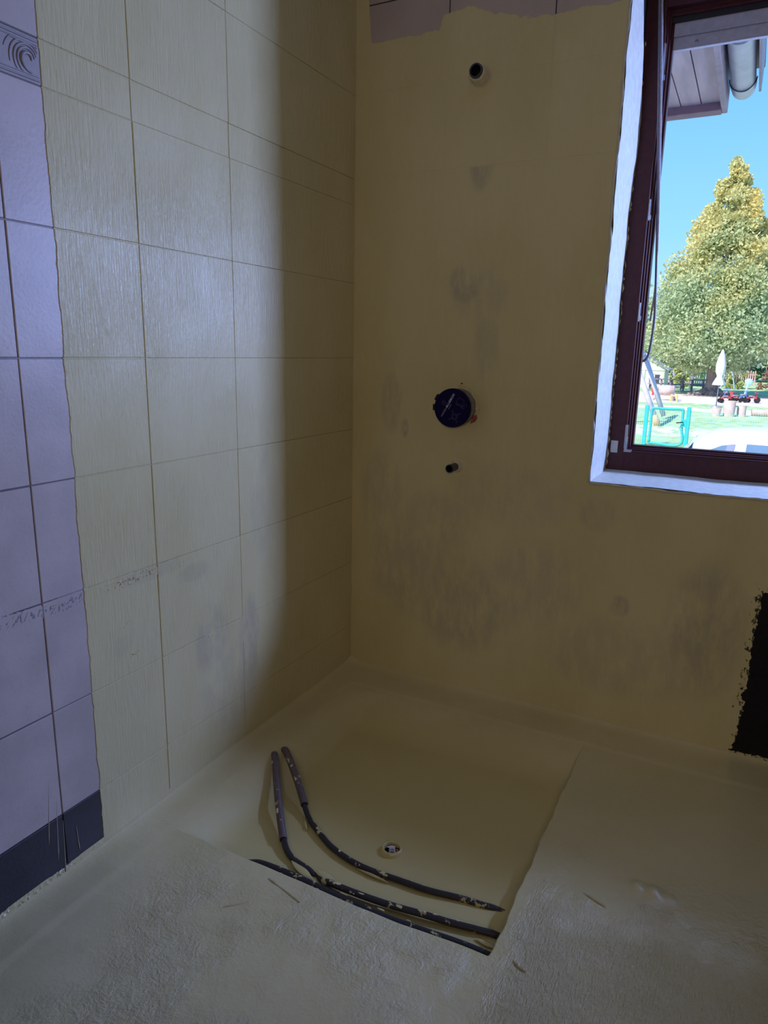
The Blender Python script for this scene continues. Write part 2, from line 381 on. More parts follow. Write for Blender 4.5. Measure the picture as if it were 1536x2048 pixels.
for (ya, za, yb, zb) in [(-1.347, 0.269, -1.362, 0.111), (-1.333, 0.209, -1.342, 0.058), (-1.321, 0.149, -1.328, -0.014), (-1.289, 0.115, -1.285, 0.044)]:                        # runs of sealant on the bare tiles
    MB().tube([(.0014, ya+(yb-ya)*t, za+(zb-za)*t) for t in (0, .3, .6, .85, 1)], [.0004, .0008, .0011, .0015, .0006], 6).build('sealant_run', M['cream_run'], wl, True)

# back wall with the window opening
xs = [-0.15, WX0, WX1, RX+.15]; zs = [-0.15, WZ0, WZ1, CZ]
b = MB(); 
def vid(i, j, s): return s*16+j*4+i
b.v = [(xs[i], y, zs[j]) for y in (0.0, YO) for j in range(4) for i in range(4)]
for j in range(3):
    for i in range(3):
        if (i, j) == (1, 1): continue
        b.f += [(vid(i,j,0), vid(i+1,j,0), vid(i+1,j+1,0), vid(i,j+1,0)), (vid(i,j,1), vid(i,j+1,1), vid(i+1,j+1,1), vid(i+1,j,1))]
for (p, q) in (((1,1),(2,1)), ((2,1),(2,2)), ((2,2),(1,2)), ((1,2),(1,1))): b.f.append((vid(*p,0), vid(*q,0), vid(*q,1), vid(*p,1)))
for i in range(3): b.f += [(vid(i,0,0), vid(i+1,0,0), vid(i+1,0,1), vid(i,0,1)), (vid(i,3,0), vid(i+1,3,0), vid(i+1,3,1), vid(i,3,1)), (vid(0,i,0), vid(0,i+1,0), vid(0,i+1,1), vid(0,i,1)), (vid(3,i,0), vid(3,i+1,0), vid(3,i+1,1), vid(3,i,1))]
wb = struct(b.build('wall_back', M['back']))
def back_tile(x0, x1, z0, z1):
    me = tile_mesh('wall_tile', x1-x0-.0025, z1-z0-.0025, M['back_tile'], d=0.0030)
    o = link('wall_tile', me, wb, ((x0+x1)/2, 0.0, (z0+z1)/2)); o.rotation_euler = (0, 0, -PI/2)
bg_ = MB().box((0, -0.0003, 1.7827), (WX0-.002, 0.002, CZ)).build('tile_joint', M['back_grout'], wb)
for z0, z1 in ((1.7827, 2.0385), (2.0385, 2.2943), (2.2943, CZ)):
    for c in range(3): back_tile(c*TW, min((c+1)*TW, WX0-.003), z0, z1)
# bare black patch at the right, ragged left border
pl = [(1.394,.548),(1.388,.52),(1.391,.50),(1.384,.47),(1.389,.445),(1.383,.42),(1.386,.395),(1.380,.37),(1.384,.345),(1.381,.315),(1.385,.29),(1.383,.262),(1.386,.24),(1.375,.225),(1.372,.212),(1.376,.203),(1.386,.196),(1.386,.165),(1.380,.160),(1.378,.125),(1.374,.105),(1.379,.085),(1.372,.07),(1.376,.058),(1.366,.045),(1.370,.036),(1.358,.027),(1.366,.024),(1.385,.028),(1.41,.027),(1.44,.031),(1.47,.029),(1.55,.028),(1.60,.03),(1.60,.545),(1.5,.55),(1.45,.543)]
pr2 = []
for i, (a, c) in enumerate(pl):
    n2 = pl[(i+1) % len(pl)]; pr2.append((a, c))
    if i < 31:
        for t in (.25, .5, .75): pr2.append((a+(n2[0]-a)*t+random.uniform(-.003, .003), c+(n2[1]-c)*t+random.uniform(-.0025, .0025)))
M['black'] = simple('bare black primer', (0.012, 0.009, 0.013), 0.7, 0.2, 60, spec=0.2)
MB().prism(pr2, lambda p: (p[0], 0.001, p[1]), lambda p: (p[0], -0.0012, p[1])).build('bare_patch', M['black'], wb, label='bare black patch with ragged edge')

struct(MB().box((RX, RY, -.15), (RX+.15, 0, CZ)).build('wall_right', M['plain_wall']))
struct(MB().box((-.15, RY-.15, -.15), (RX+.15, RY, CZ)).build('wall_rear', M['plain_wall']))
struct(MB().box((-.15, RY-.15, CZ), (RX+.15, YO, CZ+.2)).build('ceiling', M['ceiling']))

# floor: raised coated screed with a sunken shower area sloping to the drain
PX0, PX1, PY0, PY1 = 0.10, 0.950, -1.063, -0.14
def ss(t): t = np.clip(t, 0, 1); return t*t*(3-2*t)
def vnoise(x, y, f, seed):
    rg = np.random.default_rng(seed); o = 0
    for k in range(6):
        a = rg.uniform(0, 2*PI); ph = rg.uniform(0, 2*PI); fr = f*(0.6+1.1*rg.random()); o = o+np.sin((x*math.cos(a)+y*math.sin(a))*fr+ph)
    return o/6
def depth(x, y):
    D = 0.052*ss((x-PX0)/0.13)*ss((PY1-y)/0.22)
    r = np.hypot(x-0.60, y+0.815); return D+0.004*np.exp(-(r/.25)**2)*(D > .02)
gx = np.unique(np.round(np.concatenate([np.array([-.01, 0, .004, .008, .014, .02, .03]), np.arange(.04, 1.75, .01), [PX1-.006, PX1-.003, PX1, PX1+.003], np.arange(1.8, RX+.06, .06)]), 4))
gy = np.unique(np.round(np.concatenate([np.arange(RY-.05, -1.7, .08), np.arange(-1.7, -.03, .01), [PY0-.003, PY0, PY0+.003, PY0+.006], np.array([-.03, -.02, -.014, -.008, -.004, 0, .01])]), 4))
X, Y = np.meshgrid(gx, gy, indexing='ij')
inside = (X < PX1-.0015) & (Y > PY0+.0015)
Zf = -np.where(inside, depth(X, Y), 0)
rim = np.where(inside, 0, 1)
Zf += 0.0016*vnoise(X, Y, 9, 3)*rim + 0.0008*vnoise(X, Y, 40, 4)
Zf += 0.0022*rim*np.maximum(0, vnoise(X, Y, 55, 5))*(Y < -1.1)
# sealing tape under the coat along both walls, and a small cove at the corner
Zf += 0.0024*((X < PX0) | (Y > -0.142)) + 0.016*np.exp(-np.maximum(X, 0)/.018) + 0.016*np.exp(np.minimum(Y, 0)/.018)
# a torn ridge on the right-hand screed
rr = np.hypot((X-1.215)/.05, (Y+.715)/.022); Zf += 0.010*np.exp(-rr**4)*(1+.5*np.sin(X*160))
# uneven edges of the sunken area
Xw = X + (0.002*np.sin(Y*31) + 0.0012*np.sin(Y*90+1) - .002)*np.exp(-((X-PX1)/.04)**2)
Yw = Y + (0.0015*np.sin(X*17)-.012+.014*ss((X-.72)/.23))*np.exp(-((Y-PY0)/.04)**2)
nx, ny = len(gx), len(gy)
vs = np.stack([Xw, Yw, Zf], -1).reshape(-1, 3)
I, J = np.meshgrid(np.arange(nx-1), np.arange(ny-1), indexing='ij'); q = (I*ny+J).ravel()
fs = np.stack([q, q+ny, q+ny+1, q+1], 1)
# hole for the drain
cxy = vs[fs].mean(1); keep = np.hypot(cxy[:, 0]-.600, cxy[:, 1]+.818) > 0.022
fl = MB(); fl.v = [tuple(v) for v in vs.tolist()]; fl.f = [tuple(f) for f in fs[keep].tolist()]
me = bpy.data.meshes.new('floor'); me.from_pydata(fl.v, [], fl.f); me.materials.append(M['floor'])
me.polygons.foreach_set('use_smooth', [True]*len(me.polygons)); me.update()
floor = struct(link('floor', me))
MB().box((-.15, RY-.15, -.30), (RX+.15, YO, -.16)).build('floor_slab', M['plain_wall'], floor)
# flakes and trowel marks on the screed
def flake(p, l, wd, ang, h=.003):
    c, s = math.cos(ang), math.sin(ang); x, y, z = p; n = 7; vs = []
    for i in range(n):
        t = i/(n-1)-.5; ww = wd*(1-4*t*t)*.5+.0004; zz = z+h*(1-4*t*t)*random.uniform(.6, 1)
        vs += [(x+c*t*l-s*ww, y+s*t*l+c*ww, z-.001), (x+c*t*l, y+s*t*l, zz), (x+c*t*l+s*ww, y+s*t*l-c*ww, z-.001)]
    fs = []
    for i in range(n-1):
        for k in (0, 1): a = i*3+k; fs.append((a, a+1, a+4, a+3))
    return MB().add(vs, fs)
for (p, l, wd, an, h) in (((0.47, -1.115, .001), .11, .005, -.25, .003), ((1.01, -1.055, .002), .035, .009, -.4, .004), ((1.11, -.80, .002), .06, .004, -.35, .003), 
        ((.40, -1.20, .001), .06, .006, .8, .003)):
    flake(p, l, wd, an, h).build('trowel_ridge', M['floor'], floor, True)

# ------------------------------------------------------------------ window
NX = 60
def wavy_slab(name, pts_fn, nu, nv, mat, parent):
    vs = [pts_fn(i/nu, j/nv) for i in range(nu+1) for j in range(nv+1)]
    fs = [(i*(nv+1)+j, i*(nv+1)+j+1, (i+1)*(nv+1)+j+1, (i+1)*(nv+1)+j) for i in range(nu) for j in range(nv)]
    return MB().add(vs, fs).build(name, mat, parent, True)
def wv(t, a, f): return a*(math.sin(t*f)+.6*math.sin(t*f*2.3+1)+.4*math.sin(t*f*5.1+2))
tr = bpy.data.objects.new('trim_1', None); COL.objects.link(tr); struct(tr)
def jamb(s, t):
    z = WZ0-.002+(WZ1-WZ0)*s; y = -0.004+(YF+.001-.17*max(0, (z-1.93)/.39)**1.2)*t; bow = 0.010*max(0, math.sin((s-.55)*PI/.45)) if s > .55 else 0
    return (WX0+.0035+wv(z, .0012, 21)*(1-.3*t)+bow*t*t, y+wv(z, .0014, 33)*(t < .1), z)
MB().box((WX0-.001, .06, 1.90), (WX0+.0015, YF, WZ1)).build('dark_gap', M['gasket'], tr)  # thin dark slab added to show a dark gap between plaster and frame
wavy_slab('plaster_jamb', jamb, 80, 6, M['reveal'], tr)
wavy_slab('plaster_jamb', lambda s, t: (WX1-.0035+wv(s, .0012, 21), -.003+YF*t, WZ0+(WZ1-WZ0)*s), 40, 3, M['reveal'], tr)
wavy_slab('plaster_sill', lambda s, t: (WX0+(WX1-WX0)*s, -0.005+(YF+.001)*t+wv(s, .0015, 17)*(t < .1), WZ0+.0045+wv(s, .0010, 15)+.004*(t > .9)), 60, 6, M['reveal'], tr)
wavy_slab('plaster_head', lambda s, t: (WX0+(WX1-WX0)*s, -.003+YF*t, WZ1-.0035), 10, 3, M['reveal'], tr)
# front lips of the reveal plaster
for nm, fn in (('plaster_lip', lambda s: (WX0-.002+wv(s, .0015, 30), WZ0+(WZ1-WZ0)*s)), ('plaster_lip', lambda s: (WX0+(WX1-WX0)*s, WZ0-.001+wv(s, .0015, 22)))):
    MB().tube([(fn(i/70)[0], -.002, fn(i/70)[1]) for i in range(71)], [.0042+.0012*math.sin(i*1.7) for i in range(71)], 8).build(nm, M['reveal'], tr, True)

wi = bpy.data.objects.new('window_1', None); COL.objects.link(wi); struct(wi)
Y1 = 0.335; FW = 0.060; OP = 0.946           # frame depth, face width, clear opening
OR_ = WX1-(OP-WX0)
def frame_bar(name, prof, p, q, mat=M['maroon'], bevel=.0015):
    """prof: polygon in (offset from outer edge, y)"""
    return MB().prism(prof, p, q).build(name, mat, wi, bevel=bevel)
prof = [(0, YF), (FW, YF), (FW, YF+.016), (FW+.006, YF+.016), (FW+.006, YF+.030), (FW+.012, YF+.030), (FW+.012, YF+.048), (FW+.019, YF+.048), (FW+.019, Y1+.005), (0, Y1+.005)]
frame_bar('jamb', prof, lambda p: (WX0+p[0], p[1], WZ0), lambda p: (WX0+p[0], p[1], WZ1))
frame_bar('jamb', prof, lambda p: (WX1-p[0], p[1], WZ0), lambda p: (WX1-p[0], p[1], WZ1))
prb = [(0, YF), (.073, YF), (.073, YF+.016), (.079, YF+.016), (.079, YF+.030), (.083, YF+.030), (.083, YF+.048), (.089, YF+.048), (.089, Y1+.005), (0, Y1+.005)]
frame_bar('sill_rail', prb, lambda p: (WX0+FW-.001, p[1]+.0005, WZ0+.004+p[0]), lambda p: (WX1-FW+.001, p[1]+.0005, WZ0+.004+p[0]))
frame_bar('head_rail', [(0, YF), (.085, YF), (.085, YF+.03), (.10, YF+.03), (.10, Y1), (0, Y1)], lambda p: (WX0+FW-.001, p[1]+.0005, WZ1-p[0]), lambda p: (WX1-FW+.001, p[1]+.0005, WZ1-p[0]))
MB().box((WX0+FW-.01, YF-.0012, WZ0+.073), (WX1-FW+.01, YF+.0005, WZ0+.0742)).build('joint_bead', M['gasket'], wi)
for (a, c) in (((WX0+FW+.0005, YF+.017, WZ0+.08), (WX0+FW+.0055, YF+.024, WZ1-.1)), ((WX0+FW+.0065, YF+.031, WZ0+.085), (WX0+FW+.0110, YF+.040, WZ1-.1)), ((WX0+FW+.0125, YF+.049, WZ0+.088), (WX0+FW+.0180, YF+.058, WZ1-.1))):
    MB().box(a, c).build('gasket', M['gasket'], wi)
for (a, c) in (((WX0+FW, YF+.031, WZ0+.083), (WX1-FW, YF+.040, WZ0+.0865)), ((WX0+FW, YF+.049, WZ0+.087), (WX1-FW, YF+.058, WZ0+.0925))):
    MB().box(a, c).build('gasket', M['gasket'], wi)
# metal rail with screws under the head
rail = MB().box((OP, .312, 2.133), (OR_, .330, 2.168)).box((OP, .306, 2.168), (OR_, .330, 2.205)).build('metal_rail', M['alu'], wi, bevel=.001)
for xx in (1.013, 1.30):
    s_ = MB().lathe([(.0001, .0016), (.003, .0016), (.0052, 0.0)], (xx, .3118, 2.149), '-y', 16).build('screw', M['steel'], rail)
    MB().box((xx-.0022, .3098, 2.1486), (xx+.0022, .3103, 2.1494)).box((xx-.0004, .3098, 2.1468), (xx+.0004, .3103, 2.1512)).build('screw_slot', M['ink'], rail)
MB().box((WX0+FW, .300, 2.205), (WX1-FW, .336, 2.235)).build('dark_strip', M['gasket'], wi)  # dark strip just above the metal rail
# striker plates and lower hinge
def plate(z0, z1, x=WX0+FW+.0005):
    o = MB().box((x-.001, YF+.001, z0), (x+.004, YF+.014, z1)).box((x+.003, YF+.0145, z0+.004), (x+.007, YF+.024, z0+.018)).build('striker_plate', M['steel'], wi, bevel=.0006)
plate(1.637, 1.70); plate(1.325, 1.385); plate(2.04, 2.14)
hg = MB().box((WX0+FW-.004, YF-.003, .905), (WX0+FW+.004, YF+.006, .985)).tube([(WX0+FW+.002, YF-.004, .90), (WX0+FW+.002, YF-.004, .945)], .0045, 10).box((WX0+FW-.003, YF-.003, .893), (WX0+FW+.022, YF+.01, .901)).build('hinge', M['steel'], wi, bevel=.0006)
MB().box((.880, YF-.0012, .888), (.903, YF+.0005, .929)).build('frame_sticker', M['sticker'], wi, label='small grey sticker')
# ragged smear of sealant on the frame edge
for k_ in range(46):
    z = random.uniform(WZ0+.02, 2.15); w_ = random.uniform(.002, .006); h_ = random.uniform(.006, .02)
    if k_ == 0: sm = MB()
    sm.prism([(0, -h_), (w_*.6, -h_*.5), (w_, 0), (w_*.5, h_*.6), (0, h_)], lambda p, z=z: (WX0+.004+p[0], YF+.0005, z+p[1]), lambda p, z=z: (WX0+.004+p[0], YF-.0012, z+p[1]))
sm_o = sm.build('sealant_smear', M['cream'], wi); sm_o['kind'] = 'stuff'

cord = thing('pull_cord', 'doubled grey cord hanging down the left side of the window, looped at its end', 'cord', (0.903, .25, 2.25))
cp = bez([(.900, .248, 2.318), (.903, .248, 2.253), (.921, .252, 2.051), (.938, .270, 1.843), (.953, .31, 1.628), (.966, .345, 1.398), (.9675, .356, 1.317), (.961, .36, 1.226), (.948, .36, 1.199), (.933, .362, 1.204), (.93, .364, 1.23)])
MB().tube([p-Vector((.903, .25, 2.25)) for p in cp], .0042, 8).build('cord_strand', M['cord'], cord, True)
cp2 = bez([(.908, .246, 2.318), (.911, .246, 2.253), (.929, .250, 2.051), (.944, .268, 1.843), (.957, .306, 1.628), (.962, .343, 1.45), (.955, .352, 1.33)])
MB().tube([p-Vector((.903, .25, 2.25)) for p in cp2], .0033, 8).build('cord_strand', M['cord_pale'], cord, True)

# ------------------------------------------------------------------ mixer box and pipe stubs on the back wall
BX, BZ = 0.414, 1.034
mb = thing('mixer_box', 'round navy lidded shower mixer box sticking out of the back wall', 'mixer box', (BX, 0, BZ))
MB().lathe([(.0615, -.02), (.0615, .048), (.0600, .050), (.0001, .050)], axis='-y', n=64).build('body', M['box_body'], mb, True)
lid = MB().lathe([(.0630, .047), (.0640, .050), (.0640, .058), (.0625, .0605), (.0560, .0605), (.0550, .0596), (.0001, .0596)], axis='-y', n=72).build('lid', M['navy'], mb)
MB().lathe([(.0641, .0468), (.0646, .050), (.0646, .0575), (.0641, .0585)], axis='-y', n=72).build('lid_rim', M['navy_dark'], lid)
def lug(a, w, l):
    R = Matrix.Rotation(-a, 3, 'Y')
    return MB().box((.058, -.0600, -w/2), (.064+l, -.047, w/2), R)
lug(math.radians(180), .020, .006).build('lug', M['navy_dark'], lid, bevel=.001); lug(math.radians(150), .022, .007).build('lug', M['navy_dark'], lid, bevel=.003)
# print on the lid, lying along a line that climbs to the right
def text_mesh(txt, size, bold=0.0):
    c = bpy.data.curves.new('t', 'FONT'); c.body = txt; c.size = size; c.align_x = 'LEFT'; c.offset = bold; c.resolution_u = 3; c.extrude = .0001
    o = bpy.data.objects.new('t', c); COL.objects.link(o); dg = bpy.context.evaluated_depsgraph_get()
    me = bpy.data.meshes.new_from_object(o.evaluated_get(dg)); COL.objects.unlink(o); bpy.data.objects.remove(o); return me
TA = math.radians(61)
def lid_pt(u_, v_, a=TA):   # text-frame (u along the line, v up) -> lid plane x, z
    return (u_*math.cos(a)-v_*math.sin(a), u_*math.sin(a)+v_*math.cos(a))
def put_text(txt, size, u_, v_, mat, bold=0.0, a=TA, width=None):
    me = text_mesh(txt, size, bold)
    if not me.vertices: return 0
    wdt = max(v.co.x for v in me.vertices)
    k_ = width/wdt if width else 1
    for v in me.vertices:
        x_, z_ = lid_pt(u_+v.co.x*k_, v_+v.co.y, a); v.co = (x_, -.0598-v.co.z, z_)
    me.materials.clear(); me.materials.append(mat); link('lettering', me, lid); return wdt*k_
put_text('HANSA', .0098, -.044, .0150, M['print'], -.0002, width=.034)
put_text('BLUEBOX', .0098, -.0085, .0150, M['print'], .00022, width=.053)
def stroke(pts, r, mat, closed=False, a=TA):
    P = [(lid_pt(x_, z_, a)[0], -.0598, lid_pt(x_, z_, a)[1]) for x_, z_ in pts]
    if closed: P = P+[P[0]]
    return MB().tube(P, r, 5)
def strokes(name, lst, r, mat):
    b_ = MB()
    for pts, cl in lst:
        s_ = stroke(pts, r, mat, cl); b_.add(s_.v, s_.f)
    o = b_.build(name, mat, lid); o['kind'] = 'stuff'
def circ(cx, cy, r, n=24, a0=0, a1=2*PI): return [(cx+r*math.cos(a0+(a1-a0)*i/n), cy+r*math.sin(a0+(a1-a0)*i/n)) for i in range(n+1)]
strokes('print_line', [([(-.010+i*.0022, .0088), (-.0085+i*.0022, .0088)], False) for i in range(9)], .0005, M['print'])
# round valve diagram with four outlets
dc = (-.019, -.022)
strokes('valve_diagram', [(circ(*dc, .0105), False), (circ(*dc, .0062, 18), False)]+[([(dc[0]+.0105*math.cos(t), dc[1]+.0105*math.sin(t)), (dc[0]+.0165*math.cos(t), dc[1]+.0165*math.sin(t))], False) for t in (PI/4+.2, 3*PI/4+.2, 5*PI/4+.2, 7*PI/4+.2)], .00035, M['print_dim'])
strokes('outlet_marks', [([(dc[0]+.0205*math.cos(t)-.002, dc[1]+.0195*math.sin(t)+d_), (dc[0]+.0205*math.cos(t)+.002, dc[1]+.0195*math.sin(t)+d_)], False) for t in (PI/4+.2, 3*PI/4+.2, 5*PI/4+.2, 7*PI/4+.2) for d_ in (-.0012, .0012)], .0004, M['print_dim'])
# square box diagram with pipe loops
sq = [(.021, -.003), (.041, -.003), (.043, -.005), (.043, -.025), (.021, -.025)]
strokes('box_diagram', [(sq, True), (circ(.021, -.009, .004, 12, PI/2, 3*PI/2), False), ([(.017, -.029), (.021, -.025)], False), (circ(.022, -.033, .004, 14), False), (circ(.029, -.036, .006, 14, -1.5, 1.8), False), ([(.024, -.009), (.024, -.031)], False)], .0003, M['print_dim'])
# little four-petal flower mark
fc = (.000, .0345)
strokes('flower_mark', [(circ(fc[0]+.0045*math.cos(t), fc[1]+.0045*math.sin(t), .0034, 12, t-2.2, t+2.2), False) for t in (.3, .3+PI/2, .3+PI, .3+3*PI/2)]+[(circ(*fc, .002, 8), False)], .0003, M['print_dim'])
# edge of the hole round the box: broken coat lip, a red peg and a dry flake
lp = []; rad = []
for i in range(41):
    a = math.radians(-75+i*172/40); r = .0655+.0015*math.sin(i*.9); lp.append((r*math.cos(a), -.001, r*math.sin(a))); rad.append(.0035*(.35+.65*math.sin(PI*i/40))*(1+.3*math.sin(i*2.1)))
MB().tube(lp, rad, 8).build('coat_lip', M['back'], mb, True)
lp = [(.0725*math.cos(a), -.0005, .0725*math.sin(a)) for a in [math.radians(12+i*3.0) for i in range(28)]]
MB().tube(lp, [.0022*(.3+.7*abs(math.sin(i*.5+.4))) for i in range(28)], 6).build('coat_lip', M['back'], mb, True)
MB().prism([(.050, -.052), (.062, -.046), (.069, -.034), (.066, -.022), (.060, -.030), (.054, -.043)], lambda p: (p[0], .002, p[1]), lambda p: (p[0]-.003, -.014, p[1])).build('peg', M['red'], mb, label='dull red plastic peg', bevel=.001)
MB().prism([(.061, .000), (.066, .004), (.069, .001), (.075, .006), (.073, -.001), (.076, -.006), (.070, -.004), (.066, -.011), (.065, -.004), (.060, -.006)], lambda p: (p[0], -.002, p[1]), lambda p: (p[0], -.0045, p[1])).build('flake', M['cream'], mb, label='pale dried sealant flake')
MB().prism([(.004, .080), (.010, .0815), (.011, .077), (.006, .076)], lambda p: (p[0], .001, p[1]), lambda p: (p[0], -.0012, p[1])).build('chip', M['ink'], mb)

def stub(name, label, x, z, L_, r, collar, tilt):
    t = thing(name, label, 'pipe stub', (x, 0, z))
    R = Matrix.Rotation(tilt, 3, 'X')
    mbx = MB().lathe([(r, -.02), (r, L_*.82), (r*1.08, L_*.83), (r*1.08, L_), (r*.86, L_), (r*.84, .006), (.0001, .006)], axis='-y', n=28)
    mbx.build('pipe', M['pipe_blue'], t, True)
    MB().lathe([(r*.845, L_*.985), (r*.83, .008), (.0001, .0075)], axis='-y', n=28).build('bore', M['pipe_black'], t, True)
    MB().lathe(collar, axis='-y', n=32).build('collar', M['cream'], t, True)
    return t
stub('pipe_stub', 'short dark pipe stub with cream collar below the round mixer box', .417, .832, .070, .0135, [(.026, -.001), (.0215, .004), (.0195, .010), (.0175, .016), (.0150, .019), (.0136, .019)], 0)
t = stub('pipe_stub', 'dark open pipe stub in a pale sleeve high on the back wall', .444, 2.034, .058, .0185, [(.034, -.001), (.0290, .003), (.0275, .012), (.0262, .044), (.0250, .051), (.0218, .052), (.0192, .048), (.0188, .020)], 0)
MB().prism([(.004, -.019), (.010, -.0215), (.013, -.014), (.009, -.011)], lambda p: (p[0], -.046, p[1]), lambda p: (p[0], -.0565, p[1])).build('tongue', M['pipe_blue'], t)

# ------------------------------------------------------------------ pipes across the sunken floor
def corrugated(pts, r, pitch=.0032):
    P = [Vector(p) for p in pts]; L = [0]
    for i in range(1, len(P)): L.append(L[-1]+(P[i]-P[i-1]).length)
    n = int(L[-1]/pitch*3); out = []; rs = []
    for i in range(n+1):
        d = L[-1]*i/n; k_ = max(j for j in range(len(L)) if L[j] <= d+1e-9); k_ = min(k_, len(P)-2)
        t = (d-L[k_])/(L[k_+1]-L[k_]) if L[k_+1] > L[k_] else 0
        out.append(P[k_].lerp(P[k_+1], t)); rs.append(r*(1.0 if i % 3 else .84))
    return MB().tube(out, rs, 14)
def hose(label, o, cond, pipe, r_c, r_p):
    t = thing('water_pipe', label, 'pipe', o)
    O = Vector(o)
    if cond:
        cpts = [p-O for p in bez(cond)]
        corrugated(cpts, r_c).build('conduit', M['conduit'], t, True)
        e_, f_ = cpts[-1], (cpts[-1]-cpts[-2]).normalized()
        MB().tube([e_-f_*.002, e_+f_*.0012], r_c*.92, 14).build('conduit_mouth', M['pipe_black'], t)
    MB().tube([p-O for p in bez(pipe)], r_p, 12).build('inner_pipe' if cond else 'pipe', M['pipe'], t, True)
    return t
FZ = -.041
p1 = hose('dark pipe out of the corrugated conduit nearest the left wall, ducking under the coat', (.10, -.66, 0),
     [(.100, -.652, -.030), (.116, -.668, -.006), (.134, -.690, .003), (.160, -.722, .001), (.200, -.772, -.012), (.258, -.842, -.024), (.310, -.902, -.034), (.340, -.936, -.039)],
     [(.325, -.918, -.037), (.362, -.955, -.043), (.400, -.976, -.047), (.450, -.985, -.050), (.480, -.990, -.060), (.500, -.998, -.052), (.523, -1.003, -.044), (.566, -1.004, -.042), (.633, -1.001, -.042), (.695, -.994, -.043), (.767, -.984, -.042), (.825, -.976, -.043), (.882, -.965, -.044), (.925, -.955, -.047), (.945, -.950, -.056)], .0105, .0078)
p2 = hose('dark pipe out of the right corrugated conduit, curving past the floor drain', (.12, -.62, 0),
     [(.112, -.618, -.030), (.128, -.633, -.006), (.150, -.652, .003), (.186, -.683, .000), (.238, -.727, -.012), (.278, -.763, -.024), (.312, -.795, -.034)],
     [(.300, -.784, -.031), (.330, -.812, -.040), (.358, -.834, -.044), (.416, -.868, -.046), (.462, -.891, -.047), (.525, -.909, -.047), (.586, -.915, -.047), (.667, -.911, -.047), (.745, -.906, -.047), (.817, -.892, -.048), (.876, -.883, -.050), (.900, -.877, -.053), (.925, -.872, -.060)], .0105, .0074)
p3 = hose('straight dark pipe lying along the front edge of the sunken floor', (.60, -1.03, -.04), None,
     [(.300, -1.030, -.058), (.335, -1.029, -.046), (.393, -1.028, -.043), (.453, -1.028, -.043), (.511, -1.030, -.043), (.553, -1.033, -.043), (.624, -1.034, -.043), (.702, -1.034, -.043), (.786, -1.027, -.043), (.866, -1.019, -.044), (.932, -1.015, -.047), (.948, -1.014, -.056)], 0, .0088)
# flakes of coat clinging to the pipes
def clinging(par, o, pts, rr, n, seed):
    rg = random.Random(seed); P = bez(pts); O = Vector(o)
    for i in range(n):
        j = rg.randrange(2, len(P)-3); c = P[j]-O; d = (P[j+1]-P[j]).normalized(); side = d.cross(Vector((0, 0, 1))).normalized(); up = side.cross(d)
        a = rg.uniform(-.9, 1.3); nn = side*math.sin(a)+up*math.cos(a); tt = d.cross(nn); L_ = rg.uniform(.004, .012); w_ = rg.uniform(.002, .005)
        poly = [(L_*math.cos(q*2*PI/7)*rg.uniform(.6, 1.1), w_*math.sin(q*2*PI/7)*rg.uniform(.6, 1.2)) for q in range(7)]
        MB().prism(poly, lambda p: c+nn*(rr-.0006)+d*p[0]+tt*p[1], lambda p: c+nn*(rr+.0012)+d*p[0]*.8+tt*p[1]*.8).build('coat_flake', M['flake'], par)
clinging(p1, (.10, -.66, 0), [(.523, -1.003, -.044), (.633, -1.001, -.042), (.767, -.984, -.042), (.925, -.955, -.047)], .0078, 14, 1)
clinging(p1, (.10, -.66, 0), [(.128, -.683, .007), (.200, -.772, -.012), (.258, -.842, -.024), (.310, -.902, -.034)], .0105, 3, 2)
clinging(p2, (.12, -.62, 0), [(.143, -.646, .006), (.186, -.683, .000), (.238, -.727, -.012), (.278, -.763, -.024)], .0105, 4, 3)
clinging(p2, (.12, -.62, 0), [(.416, -.868, -.046), (.525, -.909, -.047), (.745, -.906, -.047), (.876, -.883, -.050)], .0074, 5, 4)
clinging(p3, (.60, -1.03, -.04), [(.335, -1.029, -.046), (.511, -1.030, -.043), (.786, -1.027, -.043), (.932, -1.015, -.047)], .0088, 8, 5)
# torn rags of coat where the pipe dips under
for (p, l, wd, an) in (((.50, -.985, -.044), .07, .018, -.2), ((.44, -.998, -.044), .09, .02, -.35), ((.915, -.985, -.048), .05, .012, -.1), ((.35, -.845, -.048), .05, .008, -.9), ((.60, -.925, -.049), .09, .006, -.05)):
    flake(p, l, wd, an, .005).build('coat_rag', M['floor'], floor, True)

# floor drain
dr = thing('floor_drain', 'open round floor drain with a white barcode label inside', 'drain', (.600, -.818, -.056))
MB().lathe([(.030, -.006), (.0285, .006), (.0255, .0115), (.0235, .0122), (.0215, .011), (.0212, -.001)], n=40).build('collar', M['floor'], dr, True)
MB().lathe([(.0213, .002), (.0205, -.06), (.0001, -.062)], n=32).build('well', M['pipe_black'], dr, True)
RD = Matrix.Rotation(.42, 3, 'Z') @ Matrix.Rotation(math.radians(22), 3, 'X')
lb = MB().box((-.0075, -.0155, -.0004), (.0085, .0105, .0004), RD)
lb.prism([(-.0145, .0065), (-.013, .0085), (-.004, .0120), (.006, .0120), (.0085, .0095), (.0085, .006), (-.006, .0055)], lambda p: RD @ Vector((p[0], p[1], -.0004)), lambda p: RD @ Vector((p[0], p[1], .0005)))
lab = lb.build('label', M['label'], dr, loc=(0, 0, .003))
bc = MB()
for i in range(9):
    y = -.0115+i*.0019; bc.box((-.0035, y, .0006), (.0060, y+random.choice((.0006, .0011)), .0008), RD)
bc.box((-.0060, -.011, .0006), (-.0050, .004, .0008), RD)
bc.build('barcode', M['ink'], lab)
